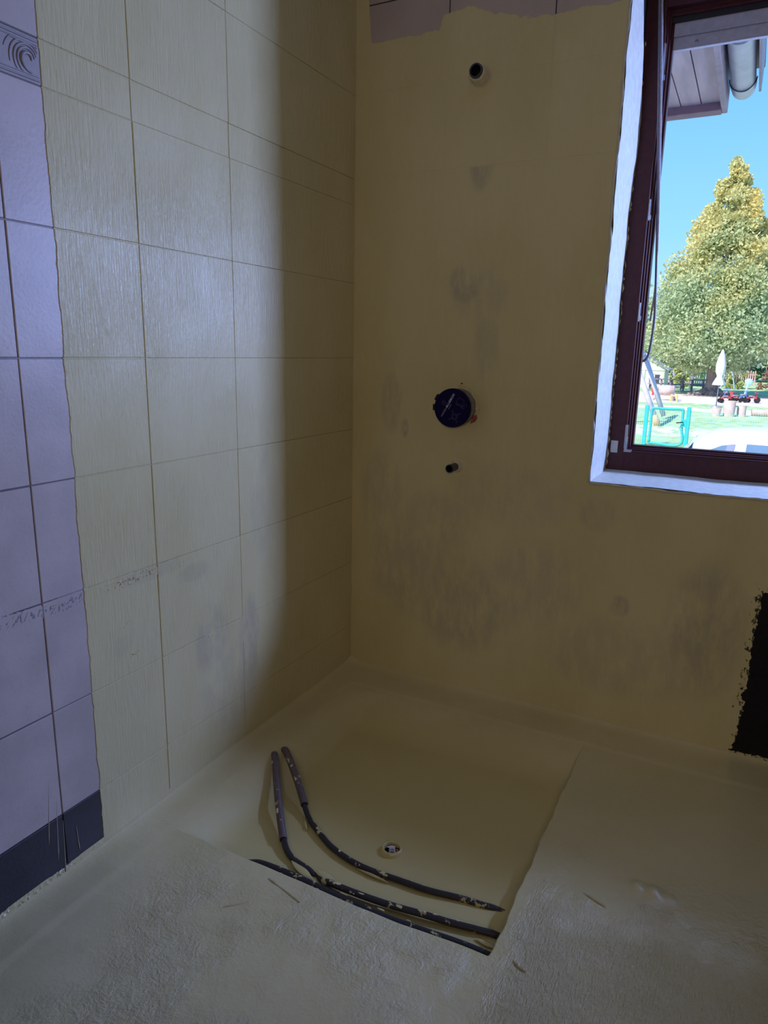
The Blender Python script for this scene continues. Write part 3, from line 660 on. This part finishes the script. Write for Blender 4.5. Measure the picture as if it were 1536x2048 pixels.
MB().prism([(.010, -.009), (.016, -.002), (.013, .006), (.010, .004)], lambda p: RD @ Vector((p[0], p[1], -.002)), lambda p: RD @ Vector((p[0], p[1], .002))).build('clip', M['red'], dr, loc=(0, 0, .001), label='dark red clip')
for (a, c) in ((.0135, .004), (.0125, -.007), (.016, -.001)): MB().prism([(a, c), (a+.002, c+.001), (a+.0015, c+.003), (a-.0005, c+.002)], lambda p: (p[0], p[1], .004), lambda p: (p[0], p[1], .006)).build('crumb', M['cream'], dr)

# ================================================================== outside
GZ = -0.98
def ground_mat():
    k = NT('grass and sand'); p = k.xyz(); nz = k.noise(.35, detail=4); fine = k.noise(3.0, detail=5, stretch=(1, .4, 1))
    g = k.mix(k.ramp(fine, .35, .65), (.34, .52, .25), (.50, .66, .40)); g = k.mix(k.ramp(nz, .45, .7, 0, .5), g, (.60, .66, .45))
    sand = k.mix(fine, (.74, .60, .54), (.86, .74, .68))
    w = k.math('MULTIPLY', k.math('SUBTRACT', nz, .5), 6.0); yy = k.math('ADD', p[1], w)
    s1 = k.math('MULTIPLY', k.ramp(yy, 33.5, 34.5), k.ramp(yy, 45, 43)); s2 = k.math('MULTIPLY', k.ramp(yy, 19, 19.6), k.ramp(yy, 22.2, 21.5)); s2 = k.math('MULTIPLY', s2, k.ramp(fine, .4, .55))
    s3 = k.math('MULTIPLY', k.math('MULTIPLY', k.ramp(yy, 28.8, 29.2), k.ramp(yy, 31.5, 30.8)), .8)
    s = k.math('MAXIMUM', k.math('MAXIMUM', s1, s2), s3)
    pave = k.ramp(p[1], 13.5, 12.5)
    return k.done(k.mix(pave, k.mix(s, g, sand), (.42, .41, .40)), .9, spec=.1)
M['ground'] = ground_mat()
gr = MB(); n = 24
gys = list(np.linspace(.40, 10, 4))+list(np.linspace(10.5, 14.5, 9))+list(np.linspace(16, 150, n+1-13))
gr.v = [(-90+180*i/n, float(gys[j]), GZ-.04*float(1-ss((gys[j]-10)/4.2))) for i in range(n+1) for j in range(n+1)]
gr.f = [(i*(n+1)+j, (i+1)*(n+1)+j, (i+1)*(n+1)+j+1, i*(n+1)+j+1) for i in range(n) for j in range(n)]
struct(gr.build('ground', M['ground']))
# outside face of the house
hw = MB(); xs2 = [-4.0, WX0, WX1, 6.0]; zs2 = [GZ-.5, WZ0, WZ1, 3.0]
for j in range(3):
    for i in range(3):
        if (i, j) != (1, 1): hw.box((xs2[i], YO+.001, zs2[j]), (xs2[i+1], YO+.02, zs2[j+1]))
struct(hw.build('wall_outside', M['render']))

# roof eave of the porch with boarded soffit
M['soffit'] = simple('brown soffit board', (.64, .47, .47), .6, .14, 14, stretch=(1, .15, 1), bump=.2)
M['verge'] = simple('dark brown verge', (.30, .16, .20), .55, .12, 14)
M['fascia'] = simple('brown fascia', (.46, .34, .37), .55, .12, 14)
M['gutter'] = simple('grey zinc gutter', (.62, .62, .62), .45, .08, 12, metal=.15)
M['roof'] = simple('dark roof sheet', (.10, .08, .09), .6, .1, 20)
ev = thing('roof_eave', 'brown boarded roof overhang seen through the top of the window', 'eave', (.4, .42, 2.62))
EO = Vector((.4, .42, 2.62)); YE = 2.60
def evb(a, c): return MB().box(tuple(Vector(a)-EO), tuple(Vector(c)-EO))
for i in range(11):
    x1 = .945-i*.108
    evb((x1-.103, .424, 2.62), (x1, YE-.10, 2.638)).build('soffit_board', M['soffit'], ev, bevel=.003)
evb((-.26, .424, 2.635), (.945, YE-.09, 2.66)).build('soffit_backing', M['roof'], ev)
evb((.945, .424, 2.585), (.975, YE, 2.80)).build('fascia_board', M['fascia'], ev, bevel=.004)
evb((-.26, YE-.10, 2.578), (.945, YE-.005, 2.66)).build('verge_beam', M['verge'], ev, bevel=.004)
evb((-.26, .424, 2.80), (1.14, YE+.01, 2.83)).build('roof_sheet', M['roof'], ev)
evb((1.128, .424, 2.64), (1.14, YE-.12, 2.80)).build('drip_edge', M['fascia'], ev)
gt = thing('rain_gutter', 'grey half-round rain gutter along the roof overhang', 'gutter', (1.05, .45, 2.68))
GO = Vector((1.05, .45, 2.68)); R0 = .062; g_ = MB(); vs = []; nA = 14; ys = [.43, 2.42]
for y in ys:
    for rr in (R0, R0-.004):
        for i in range(nA+1):
            a = PI+PI*i/nA; vs.append((rr*math.cos(a), y-.45, rr*math.sin(a)))
fs = []; k1 = nA+1
for i in range(nA):
    fs += [(i, i+1, 2*k1+i+1, 2*k1+i), (k1+i+1, k1+i, 3*k1+i, 3*k1+i+1)]
g_.add(vs, fs); g_.build('trough', M['gutter'], gt, True)
end = MB(); pr = []
for (y, r, dz) in ((2.36, R0+.003, 0), (2.44, R0+.003, 0), (2.52, R0*.98, .002), (2.58, R0*.84, .012), (2.62, R0*.5, .03)): pr.append((y, r, dz))
vs = []
for (y, r, dz) in pr:
    for i in range(nA+1):
        a = PI+PI*i/nA; vs.append((r*math.cos(a), y-.45, r*math.sin(a)+dz))
fs = [(j*k1+i, j*k1+i+1, (j+1)*k1+i+1, (j+1)*k1+i) for j in range(len(pr)-1) for i in range(nA)]+[tuple(range((len(pr)-1)*k1, len(pr)*k1))]
end.add(vs, fs).build('end_cap', M['gutter'], gt, True)
MB().tube([( (R0+.005)*math.cos(PI+PI*i/nA), 2.352-.45+.004*math.sin(i), (R0+.005)*math.sin(PI+PI*i/nA)) for i in range(nA+1)], .003, 6).build('strap', M['roof'], gt)
for yy in (1.0, 1.7): MB().tube([((R0+.003)*math.cos(PI+PI*i/nA), yy-.45, (R0+.003)*math.sin(PI+PI*i/nA)) for i in range(nA+1)], .004, 6).build('bracket', M['steel'], gt)

# trees: trunk plus a crown of real leaf-sprays
def leaf_mat(name, lo, hi, yel, z0, z1):
    k = NT(name); p = k.xyz(); nz = k.noise(.55, detail=3); n2 = k.noise(6.0, detail=2)
    c = k.mix(k.ramp(n2, .3, .7), lo, hi)
    f = k.math('ADD', k.ramp(p[2], z0, z1, 0, .75), k.math('MULTIPLY', k.math('SUBTRACT', nz, .5), 1.9), clamp=True)
    c = k.mix(f, c, yel)
    s = k.done(c, .6, spec=.25); k.b.inputs['Transmission Weight'].default_value = 0
    tb = k.n('ShaderNodeBsdfTranslucent'); k.put(tb.inputs[0], c); ms = k.n('ShaderNodeMixShader'); ms.inputs[0].default_value = .35
    k.t.links.new(k.b.outputs[0], ms.inputs[1]); k.t.links.new(tb.outputs[0], ms.inputs[2]); k.t.links.new(ms.outputs[0], k.out.inputs[0])
    return s
def foliage(name, centers, radii, per, size, mat, parent, loc):
    C = np.repeat(np.array(centers), per, 0); Rr = np.repeat(np.array(radii), per, 0); N = len(C)
    d = RNG.normal(size=(N, 3)); d /= np.linalg.norm(d, axis=1)[:, None]; rad = RNG.random(N)**.45
    P = C+d*rad[:, None]*Rr[:, None]*np.array([1, 1, .85])
    a = RNG.normal(size=(N, 3)); a /= np.linalg.norm(a, axis=1)[:, None]; b_ = np.cross(a, RNG.normal(size=(N, 3))); b_ /= np.linalg.norm(b_, axis=1)[:, None]
    s = size*RNG.uniform(.6, 1.3, N)[:, None]
    V = np.stack([P-a*s, P+b_*s*.55, P+a*s, P-b_*s*.55], 1).reshape(-1, 3)
    me = bpy.data.meshes.new(name); me.vertices.add(len(V)); me.vertices.foreach_set('co', V.ravel().astype('f'))
    me.loops.add(4*N); me.loops.foreach_set('vertex_index', np.arange(4*N, dtype='i'))
    me.polygons.add(N); me.polygons.foreach_set('loop_start', np.arange(0, 4*N, 4, dtype='i')); me.update(calc_edges=True)
    me.materials.append(mat); o = link(name, me, parent, loc); o['kind'] = 'stuff'; return o
M['bark'] = simple('bark', (.34, .26, .27), .9, .3, 6, bump=.6, stretch=(1, 1, .3))
def tree(label, base, H, R, z_lo, n, per, size, mat, taper=1.0, trunk_r=.3, name='deciduous_tree', cat='tree', group=None, roots=False):
    t = thing(name, label, cat, base, group)
    cs = []; rs = []
    for i in range(n):
        u = RNG.random()**1.15; z = z_lo+(H-z_lo)*u; prof = R*min(1, (u/.16+.35))*(1-u**1.25*taper)
        a = RNG.random()*2*PI; rr = prof*math.sqrt(RNG.uniform(.25, 1)); cr = max(.07*R, min(.26*R, .30*prof+.05*R))*RNG.uniform(.55, 1.15)
        cs.append((rr*math.cos(a), rr*math.sin(a), z+RNG.normal()*.15)); rs.append(cr)
    tr_ = MB().tube([(0, 0, -.1), (0, 0, .25), (.02*R, 0, z_lo+.5), (.03*R, .05, H*.45), (.02*R, 0, H*.8)], [trunk_r*(1.9 if roots else 1.25), trunk_r, trunk_r*.85, trunk_r*.5, .03], 12)
    for i in range(9):
        a = i*2.4; z = z_lo+(H-z_lo)*(.05+.08*i); L_ = R*(.75-.06*i)
        tr_.tube([(0, 0, z-.5), (L_*.5*math.cos(a), L_*.5*math.sin(a), z+.3), (L_*math.cos(a), L_*math.sin(a), z+.9)], [trunk_r*.35, trunk_r*.2, .03], 6)
    if roots:
        for i in range(7):
            a = i*.9+.3; tr_.tube([(0, 0, .5), (trunk_r*1.5*math.cos(a), trunk_r*1.5*math.sin(a), .12), (trunk_r*4.2*math.cos(a), trunk_r*4.2*math.sin(a), -.08)], [trunk_r*.5, trunk_r*.4, .05], 6)
    tr_.build('trunk', M['bark'], t, True)
    foliage('foliage', cs, rs, per, size, mat, t, (0, 0, 0)); return t
LM = leaf_mat('autumn leaves', (.34, .46, .25), (.64, .72, .48), (.88, .74, .32), 1.0, 11.0)
LG = leaf_mat('green leaves', (.28, .42, .22), (.52, .64, .38), (.70, .70, .35), 4.0, 16.0)
LD = leaf_mat('dark green leaves', (.18, .32, .18), (.38, .52, .30), (.40, .45, .2), 6.0, 20.0)
LY = leaf_mat('yellow shrub leaves', (.48, .55, .22), (.74, .76, .38), (.78, .72, .35), -1, 3)
LR = leaf_mat('rusty shrub leaves', (.36, .22, .14), (.55, .36, .28), (.5, .4, .3), 4, 8)
tree('tall cone-shaped tree turning yellow at its top, thick trunk in the sand', (-.75, 43.2, GZ), 12.4, 4.35, 1.75, 330, 260, .10, LM, .95, .40, roots=True)
tree('deep green tree at the right edge of the window, behind the closed umbrella', (7.2, 60, GZ), 10.5, 5.2, .8, 170, 130, .17, LD, .8, .35)
tree('lower green tree behind the picnic tables, left of the thick trunk', (-4.2, 57.2, GZ), 5.6, 3.0, .9, 110, 120, .15, LG, .75, .22)
tree('low green tree rising behind the white playhouse', (-9.5, 68, GZ), 7.0, 4.2, .6, 110, 110, .18, LG, .7, .25)
tree('dark green tree far behind the swing arch', (.8, 72, GZ), 9.0, 4.6, .4, 130, 110, .2, LD, .75, .3)
tree('green tree at far right behind the rusty shrub', (12.5, 71, GZ), 9.0, 5.0, .3, 130, 110, .2, LG, .75, .3)
tree('bright yellow-green shrub right of the closed umbrella', (.30, 54.0, GZ), 2.3, .95, .15, 40, 110, .08, LY, .75, .06, 'garden_shrub', 'shrub')
tree('rusty red-brown shrub near the right edge of the window', (2.45, 53.5, GZ), 1.7, .8, .1, 30, 100, .08, LR, .75, .05, 'garden_shrub', 'shrub')
tree('hanging pale green shrub between the picnic tables', (-2.9, 49.5, GZ), 2.0, .7, .3, 34, 100, .08, LY, .6, .05, 'garden_shrub', 'shrub')

# playhouse
M['white'] = simple('white boards', (.80, .80, .76), .7, .05, 4); M['green_trim'] = simple('green trim', (.35, .48, .36), .6, .1, 10)
M['roof_grey'] = simple('grey felt roof', (.34, .34, .38), .8, .15, 10); M['dark_glass'] = simple('dark pane', (.08, .07, .11), .2, .1, 5)
ph = thing('playhouse', 'small white gabled playhouse at the left edge of the window view', 'playhouse', (-5.4, 50.5, GZ))
MB().prism([(-1.3, 0), (1.3, 0), (1.3, 1.3), (0, 2.05), (-1.3, 1.3)], lambda p: (p[0], 0, p[1]), lambda p: (p[0], 2.4, p[1])).build('walls', M['white'], ph)
for s_ in (1, -1): MB().prism([(0, 2.06), (s_*1.55, 1.18), (s_*1.55, 1.26), (0, 2.14)], lambda p: (p[0], -.15, p[1]), lambda p: (p[0], 2.55, p[1])).build('roof_panel', M['roof_grey'], ph)
fr = MB()
for (a, c) in (((-.05, 1.16), (1.26, 1.19)), ((-.05, 0), (0, 1.19)), ((1.22, 0), (1.28, 1.19)), ((-1.28, 1.16), (-.15, 1.19))): fr.box((a[0], -.03, a[1]), (c[0], .01, c[1]))
fr.build('trim_boards', M['green_trim'], ph)
wn_ = MB().box((.30, -.05, .30), (.95, .01, .92)).build('window', M['dark_glass'], ph)
MB().box((.58, -.07, .28), (.66, -.03, .94)).box((.27, -.07, .90), (.98, -.03, .95)).build('window_bar', M['white'], wn_)

# picnic tables
M['dark_wood'] = simple('weathered dark wood', (.30, .25, .34), .8, .2, 10)
def picnic():
    t = thing('picnic_table', 'x', 'picnic table')
    for i in range(4): MB().box((-.46, -.36+.19*i, .70), (.46, -.36+.19*i+.17, .745)).build('top_plank', M['dark_wood'], t)
    for y in (-.80, .58): MB().box((-.46, y, .40), (.46, y+.22, .445)).build('bench_plank', M['dark_wood'], t)
    for x in (-.33, .33):
        lg = MB().bar((x, -.62, 0), (x, -.22, .70), .09).bar((x, .62, 0), (x, .22, .70), .09).bar((x, -.70, .36), (x, .70, .36), .05, .09); lg.build('leg_frame', M['dark_wood'], t)
    return t
pt = picnic(); pts_ = [(-1.72, 46.8, .1, 'dark picnic table nearest the thick tree trunk'), (-2.9, 46.2, -.05, 'dark picnic table in the middle, behind the wooden play sheep'), (-4.2, 46.6, .05, 'dark picnic table in front of the white playhouse')]
for i, (x_, y_, a_, l_) in enumerate(pts_):
    o = pt if i == 0 else copy_tree(pt); o.location = (x_, y_, GZ); o.rotation_euler[2] = a_; o['label'] = l_; o['group'] = 'picnic tables under the tree'
# slim dark posts behind the tables
M['post'] = simple('dark post', (.34, .29, .42), .8, .15, 10)
for i, (x_, l_) in enumerate(((-3.6, 'slim dark post behind the picnic tables, nearer the playhouse'), (-2.42, 'slim dark post behind the picnic tables, nearer the thick trunk'))):
    tag(MB().tube([(0, 0, 0), (0, 0, .6), (.01, 0, 1.25)], [.13, .12, .11], 8).build('wooden_post', M['post'], None, True, (x_, 51.3, GZ)), l_, 'post', 'slim posts')
# far pink paling fence
M['pink'] = simple('faded pink paling', (.62, .40, .44), .8, .15, 3)
ff = thing('paling_fence', 'faded pink paling fence far behind the picnic tables', 'fence', (0, 62, GZ))
pf = MB()
for i in range(60): pf.box((-8+i*.16, 0, 0), (-8+i*.16+.09, .03, 1.1+.05*(i % 2)))
o = pf.build('paling', M['pink'], ff); o['kind'] = 'stuff'
MB().box((-8, .03, .3), (1.6, .08, .38)).box((-8, .03, .8), (1.6, .08, .88)).build('rail', M['pink'], ff)

# play equipment
M['log'] = simple('pale peeled log', (.62, .47, .45), .75, .12, 6, bump=.2); M['ochre'] = simple('ochre wood', (.66, .46, .26), .7, .12, 6)
M['lilac'] = simple('lilac painted beam', (.60, .55, .70), .6, .08, 6); M['yellow'] = simple('yellow plastic', (.75, .62, .20), .5, .08, 6)
M['redp'] = simple('bright red plastic', (.75, .08, .10), .4, .08, 6); M['bluep'] = simple('blue plastic', (.10, .22, .55), .4, .08, 6)
M['teal'] = simple('teal painted steel', (.05, .52, .56), .4, .06, 6); M['mint'] = simple('mint painted steel', (.40, .72, .70), .4, .06, 6)
sw = thing('swing_frame', 'leaning lilac swing beam with an ochre foot behind the teal gate', 'swing', (-1.2, 21.6, GZ))
MB().tube([(-.14, 0, .33), (-.44, .05, 1.0), (-1.0, .12, 2.25)], .085, 12).build('leg', M['lilac'], sw, True)
MB().tube([(0, 0, 0), (-.15, .01, .34)], [.10, .11], 12).build('foot', M['ochre'], sw, True)
MB().tube([(-1.96, 0, 0), (-1.5, .06, 1.2), (-1.06, .12, 2.25)], .085, 12).build('leg', M['lilac'], sw, True)
MB().tube([(-1.03, -.1, 2.25), (-1.03, 3.0, 2.25)], .08, 12).build('crossbeam', M['lilac'], sw, True)
MB().tube([(-.14, 2.9, .1), (-1.0, 2.9, 2.25)], .085, 12).build('leg', M['lilac'], sw, True)
sh = thing('play_sheep', 'pale wooden barrel animal on splayed legs in the playground', 'play animal', (-2.45, 36.0, GZ))
MB().lathe([(.01, -.38), (.24, -.36), (.27, 0), (.24, .36), (.01, .38)], (0, 0, .50), 'x', 18).build('barrel', M['log'], sh, True)
for (x0, x1, y_) in ((-.28, -.58, -.14), (-.28, -.42, .16), (.22, .34, -.14), (.22, .40, .16)): MB().tube([(x0, y_*.6, .55), (x1, y_*1.5, 0)], .055, 8).build('leg', M['log'], sh, True)
MB().tube([(-.30, 0, .60), (-.46, 0, .66)], [.11, .08], 10).build('head', M['log'], sh, True)
ty = thing('toddler_stool', 'small yellow plastic stool beside the wooden play sheep', 'stool', (-2.0, 35.1, GZ))
MB().box((-.17, -.14, .26), (.17, .14, .32)).build('seat', M['yellow'], ty, bevel=.02)
for (x_, y_) in ((-.13, -.1), (.13, -.1), (-.13, .1), (.13, .1)): MB().bar((x_*1.2, y_*1.2, 0), (x_, y_, .27), .06).build('leg', M['yellow'], ty)
rc = tag(MB().lathe([(.02, 0), (.06, .02), (.05, .15), (.12, .30), (.13, .42), (.05, .46), (.001, .46)], n=14).build('play_cone', M['redp'], None, True, (-3.62, 40.5, GZ)), 'small red plastic cone in front of the playhouse', 'cone')
um = thing('garden_umbrella', 'tall closed white garden umbrella on a slim pole', 'umbrella', (.02, 32.3, GZ))
MB().tube([(0, 0, 0), (0, 0, 2.5)], .022, 8).build('pole', M['post'], um, True)
def pleat(prof, n=24, amp=.16):
    b_ = MB(); vs = []
    for (r, z) in prof:
        for j in range(n): a = 2*PI*j/n; rr = r*(1+amp*math.cos(8*a)); vs.append((rr*math.cos(a), rr*math.sin(a), z))
    return b_.add(vs, [(i*n+j, i*n+(j+1) % n, (i+1)*n+(j+1) % n, (i+1)*n+j) for i in range(len(prof)-1) for j in range(n)])
pleat([(.24, .98), (.20, 1.12), (.10, 1.36), (.17, 1.55), (.18, 1.85), (.12, 2.2), (.04, 2.46), (.01, 2.52)]).build('canopy', M['white'], um, True)
MB().tube([(0, 0, 0), (0, 0, .06)], [.25, .22], 16).build('base', M['alu'], um)
for i, (x_, y_, r_, h_, l_) in enumerate(((.24, 27.2, .17, .30, 'lowest upright log stump left of the row by the fence'), (.66, 27.5, .21, .58, 'tallest upright log stump in the middle of the row'), (1.08, 27.8, .16, .40, 'upright log stump right of the tallest one'))):
    s_ = thing('log_stump', l_, 'stump', (x_, y_, GZ), 'log stumps'); MB().lathe([(r_*1.04, 0), (r_, .05), (r_*.98, h_-.01), (r_*.93, h_)], n=16).build('side', M['log'], s_, True); MB().lathe([(r_*.94, h_), (.001, h_+.004)], n=16).build('top', M['ochre'], s_)
lg = thing('fallen_log', 'pale log lying on the grass right of the stumps', 'log', (1.42, 28.2, GZ)); MB().tube([(0, 0, .13), (2.2, .2, .13)], .13, 14, False).build('trunk', M['log'], lg, True); MB().tube([(-.004, 0, .13), (.003, 0, .13)], .125, 14).build('cut_end', M['post'], lg)
sp = thing('disc_post', 'leaning mint post with a round teal disc on top', 'play post', (1.05, 39.4, GZ))
MB().tube([(-.06, 0, 0), (.10, 0, .86)], .045, 8).build('post', M['mint'], sp, True); MB().lathe([(.01, -.04), (.17, -.03), (.19, 0), (.17, .03), (.01, .04)], (.12, 0, .93), '-y', 18).build('disc', M['mint'], sp, True)
ar = thing('climbing_arch', 'pale blue tubular climbing arch beside the yellow-green shrub', 'climbing frame', (-.15, 52, GZ))
M['paleblue'] = simple('pale blue steel', (.50, .62, .74), .5, .08, 6)
for y_ in (0, .8): MB().tube(bez([(-.42, y_, 0), (-.30, y_, .8), (-.1, y_, 1.25), (.1, y_, 1.25), (.28, y_, .8), (.45, y_, 0)], 6), .035, 8).build('side_tube', M['paleblue'], ar, True)
for (x_, z_) in ((-.33, .6), (-.2, 1.05), (.05, 1.27), (.22, 1.0), (.34, .6)): MB().tube([(x_, 0, z_), (x_, .8, z_)], .025, 6).build('rung', M['paleblue'], ar)
def trike(label, loc, mat, rz):
    t = thing('ride_on_tricycle', label, 'tricycle', loc, 'ride-on tricycles'); t.rotation_euler[2] = rz
    MB().tube([(-.25, 0, .22), (.05, 0, .30), (.22, 0, .22)], .045, 8).build('frame', mat, t, True); MB().box((-.16, -.11, .30), (.04, .11, .36)).build('seat', M['post'], t, bevel=.02)
    MB().tube([(.22, 0, .15), (.17, 0, .50)], .025, 8).tube([(.17, -.18, .50), (.17, .18, .50)], .022, 8).build('handlebar', mat, t, True)
    for (x_, y_, r_) in ((.24, 0, .15), (-.25, -.17, .11), (-.25, .17, .11)): MB().lathe([(.02, -.03), (r_, -.025), (r_, .025), (.02, .03)], (x_, y_, r_), '-y', 14).build('wheel', M['pipe_black'], t)
trike('red ride-on tricycle nearest the umbrella pole', (.30, 36.0, GZ), M['redp'], .3); trike('red ride-on tricycle in the middle of the parked toys', (.62, 37.1, GZ), M['redp'], 2.2)
trike('blue ride-on tricycle parked by the leaning disc post', (1.02, 38.2, GZ), M['bluep'], .9); trike('red ride-on tricycle right of the leaning disc post', (1.42, 37.0, GZ), M['redp'], -.4); trike('blue ride-on tricycle lying in the shade near the tree roots', (.12, 40.5, GZ), M['bluep'], 1.4)

# teal gate and mesh fence
def wires(b_, x0, x1, z0, z1, dx=.05, dz=.2, y=0, r=.006):
    for i in range(int((x1-x0)/dx)+1): b_.box((x0+i*dx-r/2, y-r/2, z0), (x0+i*dx+r/2, y+r/2, z1))
    for i in range(int((z1-z0)/dz)+1): b_.box((x0, y-r, z0+i*dz-r/2), (x1, y, z0+i*dz+r/2))
    return b_
ga = thing('garden_gate', 'teal steel garden gate with wire mesh in front of the lawn', 'gate', (-.45, 16.4, GZ))
for x_ in (-.50, .47): MB().box((x_-.045, -.045, 0), (x_+.045, .045, .985)).build('gate_post', M['teal'], ga, bevel=.008)
MB().tube(bez([(-.38, 0, .06), (-.38, 0, .5), (-.38, 0, .86), (-.34, 0, .92), (0, 0, .92), (.30, 0, .92), (.34, 0, .86), (.34, 0, .5), (.34, 0, .06), (-.38, 0, .06)], 5), .032, 10).build('gate_frame', M['teal'], ga, True)
o = wires(MB(), -.36, .33, .08, .90).build('wire_mesh', M['mint'], ga); o['kind'] = 'stuff'
MB().box((.33, -.05, .50), (.45, .05, .68)).build('lock_case', M['teal'], ga, bevel=.006); MB().tube([(.36, -.06, .62), (.36, -.11, .62), (.22, -.11, .60)], .014, 8).build('lever', M['pipe_black'], ga, True)
fe = thing('mesh_fence', 'pale green wire mesh fence right of the teal gate', 'fence', (.02, 16.4, GZ))
o = wires(MB(), .05, 6.05, .05, .92).build('wire_mesh', M['mint'], fe); o['kind'] = 'stuff'
for i in range(1, 4): MB().box((i*2.0-.03, .01, 0), (i*2.0+.03, .06, .95)).build('fence_post', M['mint'], fe)
fe2 = thing('mesh_fence', 'pale green wire mesh fence left of the teal gate', 'fence', (-.95, 16.4, GZ))
o = wires(MB(), -5.0, -.05, .05, .92).build('wire_mesh', M['mint'], fe2); o['kind'] = 'stuff'
for i in range(1, 3): MB().box((-i*2.0-.03, .01, 0), (-i*2.0+.03, .06, .95)).build('fence_post', M['mint'], fe2)

# white car parked side-on, nose to the left
M['car'] = simple('white car paint', (.86, .87, .90), .25, .02, 3, spec=.6); M['car_glass'] = simple('tinted car glass', (.16, .26, .40), .08, .05, 3, spec=.8)
M['tyre'] = simple('tyre rubber', (.02, .02, .022), .8, .1, 20); M['pillar'] = simple('blue-grey pillar trim', (.20, .24, .42), .4, .05, 5)
car = thing('parked_car', 'white car parked side-on just outside the window', 'car', (-.53, 5.5, GZ-.04))
# lower body: sections along x: (x, half width, sill z, belt z)
secs = [(.02, .60, .38, .62), (.12, .76, .26, .72), (.5, .84, .20, .84), (1.05, .87, .20, .93), (2.0, .875, .20, .95), (3.3, .87, .20, .97), (3.95, .82, .24, .98), (4.12, .72, .38, .90)]
b_ = MB(); vs = []; m_ = 12
for (x_, hw_, z0, z1) in secs:
    for (u_, v_) in ((0, 0), (.85, 0), (1, .15), (1.0, .55), (.97, .85), (.90, 1.0), (0, 1.04)): vs.append((x_, .875-hw_*u_, z0+(z1-z0)*v_))
    for (u_, v_) in ((.90, 1.0), (.97, .85), (1.0, .55), (1, .15), (.85, 0)): vs.append((x_, .875+hw_*u_, z0+(z1-z0)*v_))
fs = [(i*m_+j, i*m_+(j+1) % m_, (i+1)*m_+(j+1) % m_, (i+1)*m_+j) for i in range(len(secs)-1) for j in range(m_)]+[tuple(range(m_))[::-1], tuple((len(secs)-1)*m_+j for j in range(m_))]
b_.add(vs, fs).build('body', M['car'], car, True)
# greenhouse: roof shell and glazing
RS = [(1.06, .93, .74), (1.30, 1.33-.02, .64), (1.55, 1.44, .60), (2.0, 1.485, .59), (2.7, 1.47, .59), (3.3, 1.40, .58), (3.62, 1.28, .58), (3.95, .98, .66)]
rf = MB(); vs = []
for (x_, z_, hw_) in RS[1:7]:
    for t_ in np.linspace(-1, 1, 9): vs.append((x_, .875+hw_*t_, z_-.055*abs(t_)**3+.004))
fs = [(i*9+j, i*9+j+1, (i+1)*9+j+1, (i+1)*9+j) for i in range(5) for j in range(8)]
ro = rf.add(vs, fs).build('roof', M['car'], car, True); sd = ro.modifiers.new('thick', 'SOLIDIFY'); sd.thickness = .04; sd.offset = -1
def sidey(z_, s_): # tumblehome
    t_ = (z_-.93)/(1.43-.93); return .875+s_*(.835-.235*t_)
for s_ in (-1, 1):
    sp_ = [(1.02, .93), (1.36, 1.30), (1.60, 1.40), (2.0, 1.435), (2.7, 1.42), (3.25, 1.35), (3.62, 1.20), (3.8, .97)]
    MB().prism(sp_, lambda p: (p[0], sidey(p[1], s_), p[1]), lambda p: (p[0], sidey(p[1], s_)-s_*.03, p[1])).build('side_frame', M['car'], car)
    def pane(poly, nm='side_window', mt=M['car_glass'], off=.006):
        MB().prism(poly, lambda p: (p[0], sidey(p[1], s_)+s_*off, p[1]), lambda p: (p[0], sidey(p[1], s_)-s_*.01, p[1])).build(nm, mt, car)
    pane([(1.14, .97), (1.46, 1.27), (1.62, 1.345), (1.735, 1.365), (1.66, .97)]); pane([(1.83, .97), (1.85, 1.375), (2.6, 1.37), (2.72, .98)]); pane([(2.8, .98), (2.70, 1.365), (3.15, 1.315), (3.45, 1.17), (3.5, 1.0)])
    pane([(1.595, .97), (1.675, 1.357), (1.745, 1.367), (1.70, .97)], 'window_divider', M['pillar'], .010)
    for x_ in (.78, 3.35):
        w_ = MB().lathe([(.20, -.10), (.30, -.10), (.315, -.08), (.315, .08), (.30, .10), (.20, .10)], (x_, .875+s_*.79, .315), '-y', 28).build('wheel', M['tyre'], car, True)
        MB().lathe([(.001, .09*-s_), (.20, .085*-s_), (.21, .06*-s_)], (x_, .875+s_*.79, .315), '-y', 20).build('hubcap', M['steel'], w_)
    MB().box((1.30, .875+s_*.86, .98) if s_ > 0 else (1.30, .875-1.0, .98), (1.42, .875+1.0, 1.10) if s_ > 0 else (1.42, .875-.86, 1.10)).build('wing_mirror', M['car'], car, bevel=.03)
def quadpane(x0, z0, h0, x1, z1, h1, nm):
    MB().add([(x0, .875-h0, z0), (x0, .875+h0, z0), (x1, .875+h1, z1), (x1, .875-h1, z1), (x0-.01, .875-h0, z0-.02), (x0-.01, .875+h0, z0-.02), (x1-.01, .875+h1, z1-.02), (x1-.01, .875-h1, z1-.02)], [(0, 1, 2, 3), (7, 6, 5, 4), (0, 4, 5, 1), (1, 5, 6, 2), (2, 6, 7, 3), (3, 7, 4, 0)]).build(nm, M['car_glass'], car)
quadpane(.98, .93, .78, 1.33, 1.325, .62, 'windscreen'); quadpane(3.98, .97, .72, 3.62, 1.27, .58, 'rear_window')
for s_ in (-1, 1): MB().box((.03, .875+s_*.55-.12, .60), (.16, .875+s_*.55+.12, .72)).build('headlamp', M['alu'], car, bevel=.03)
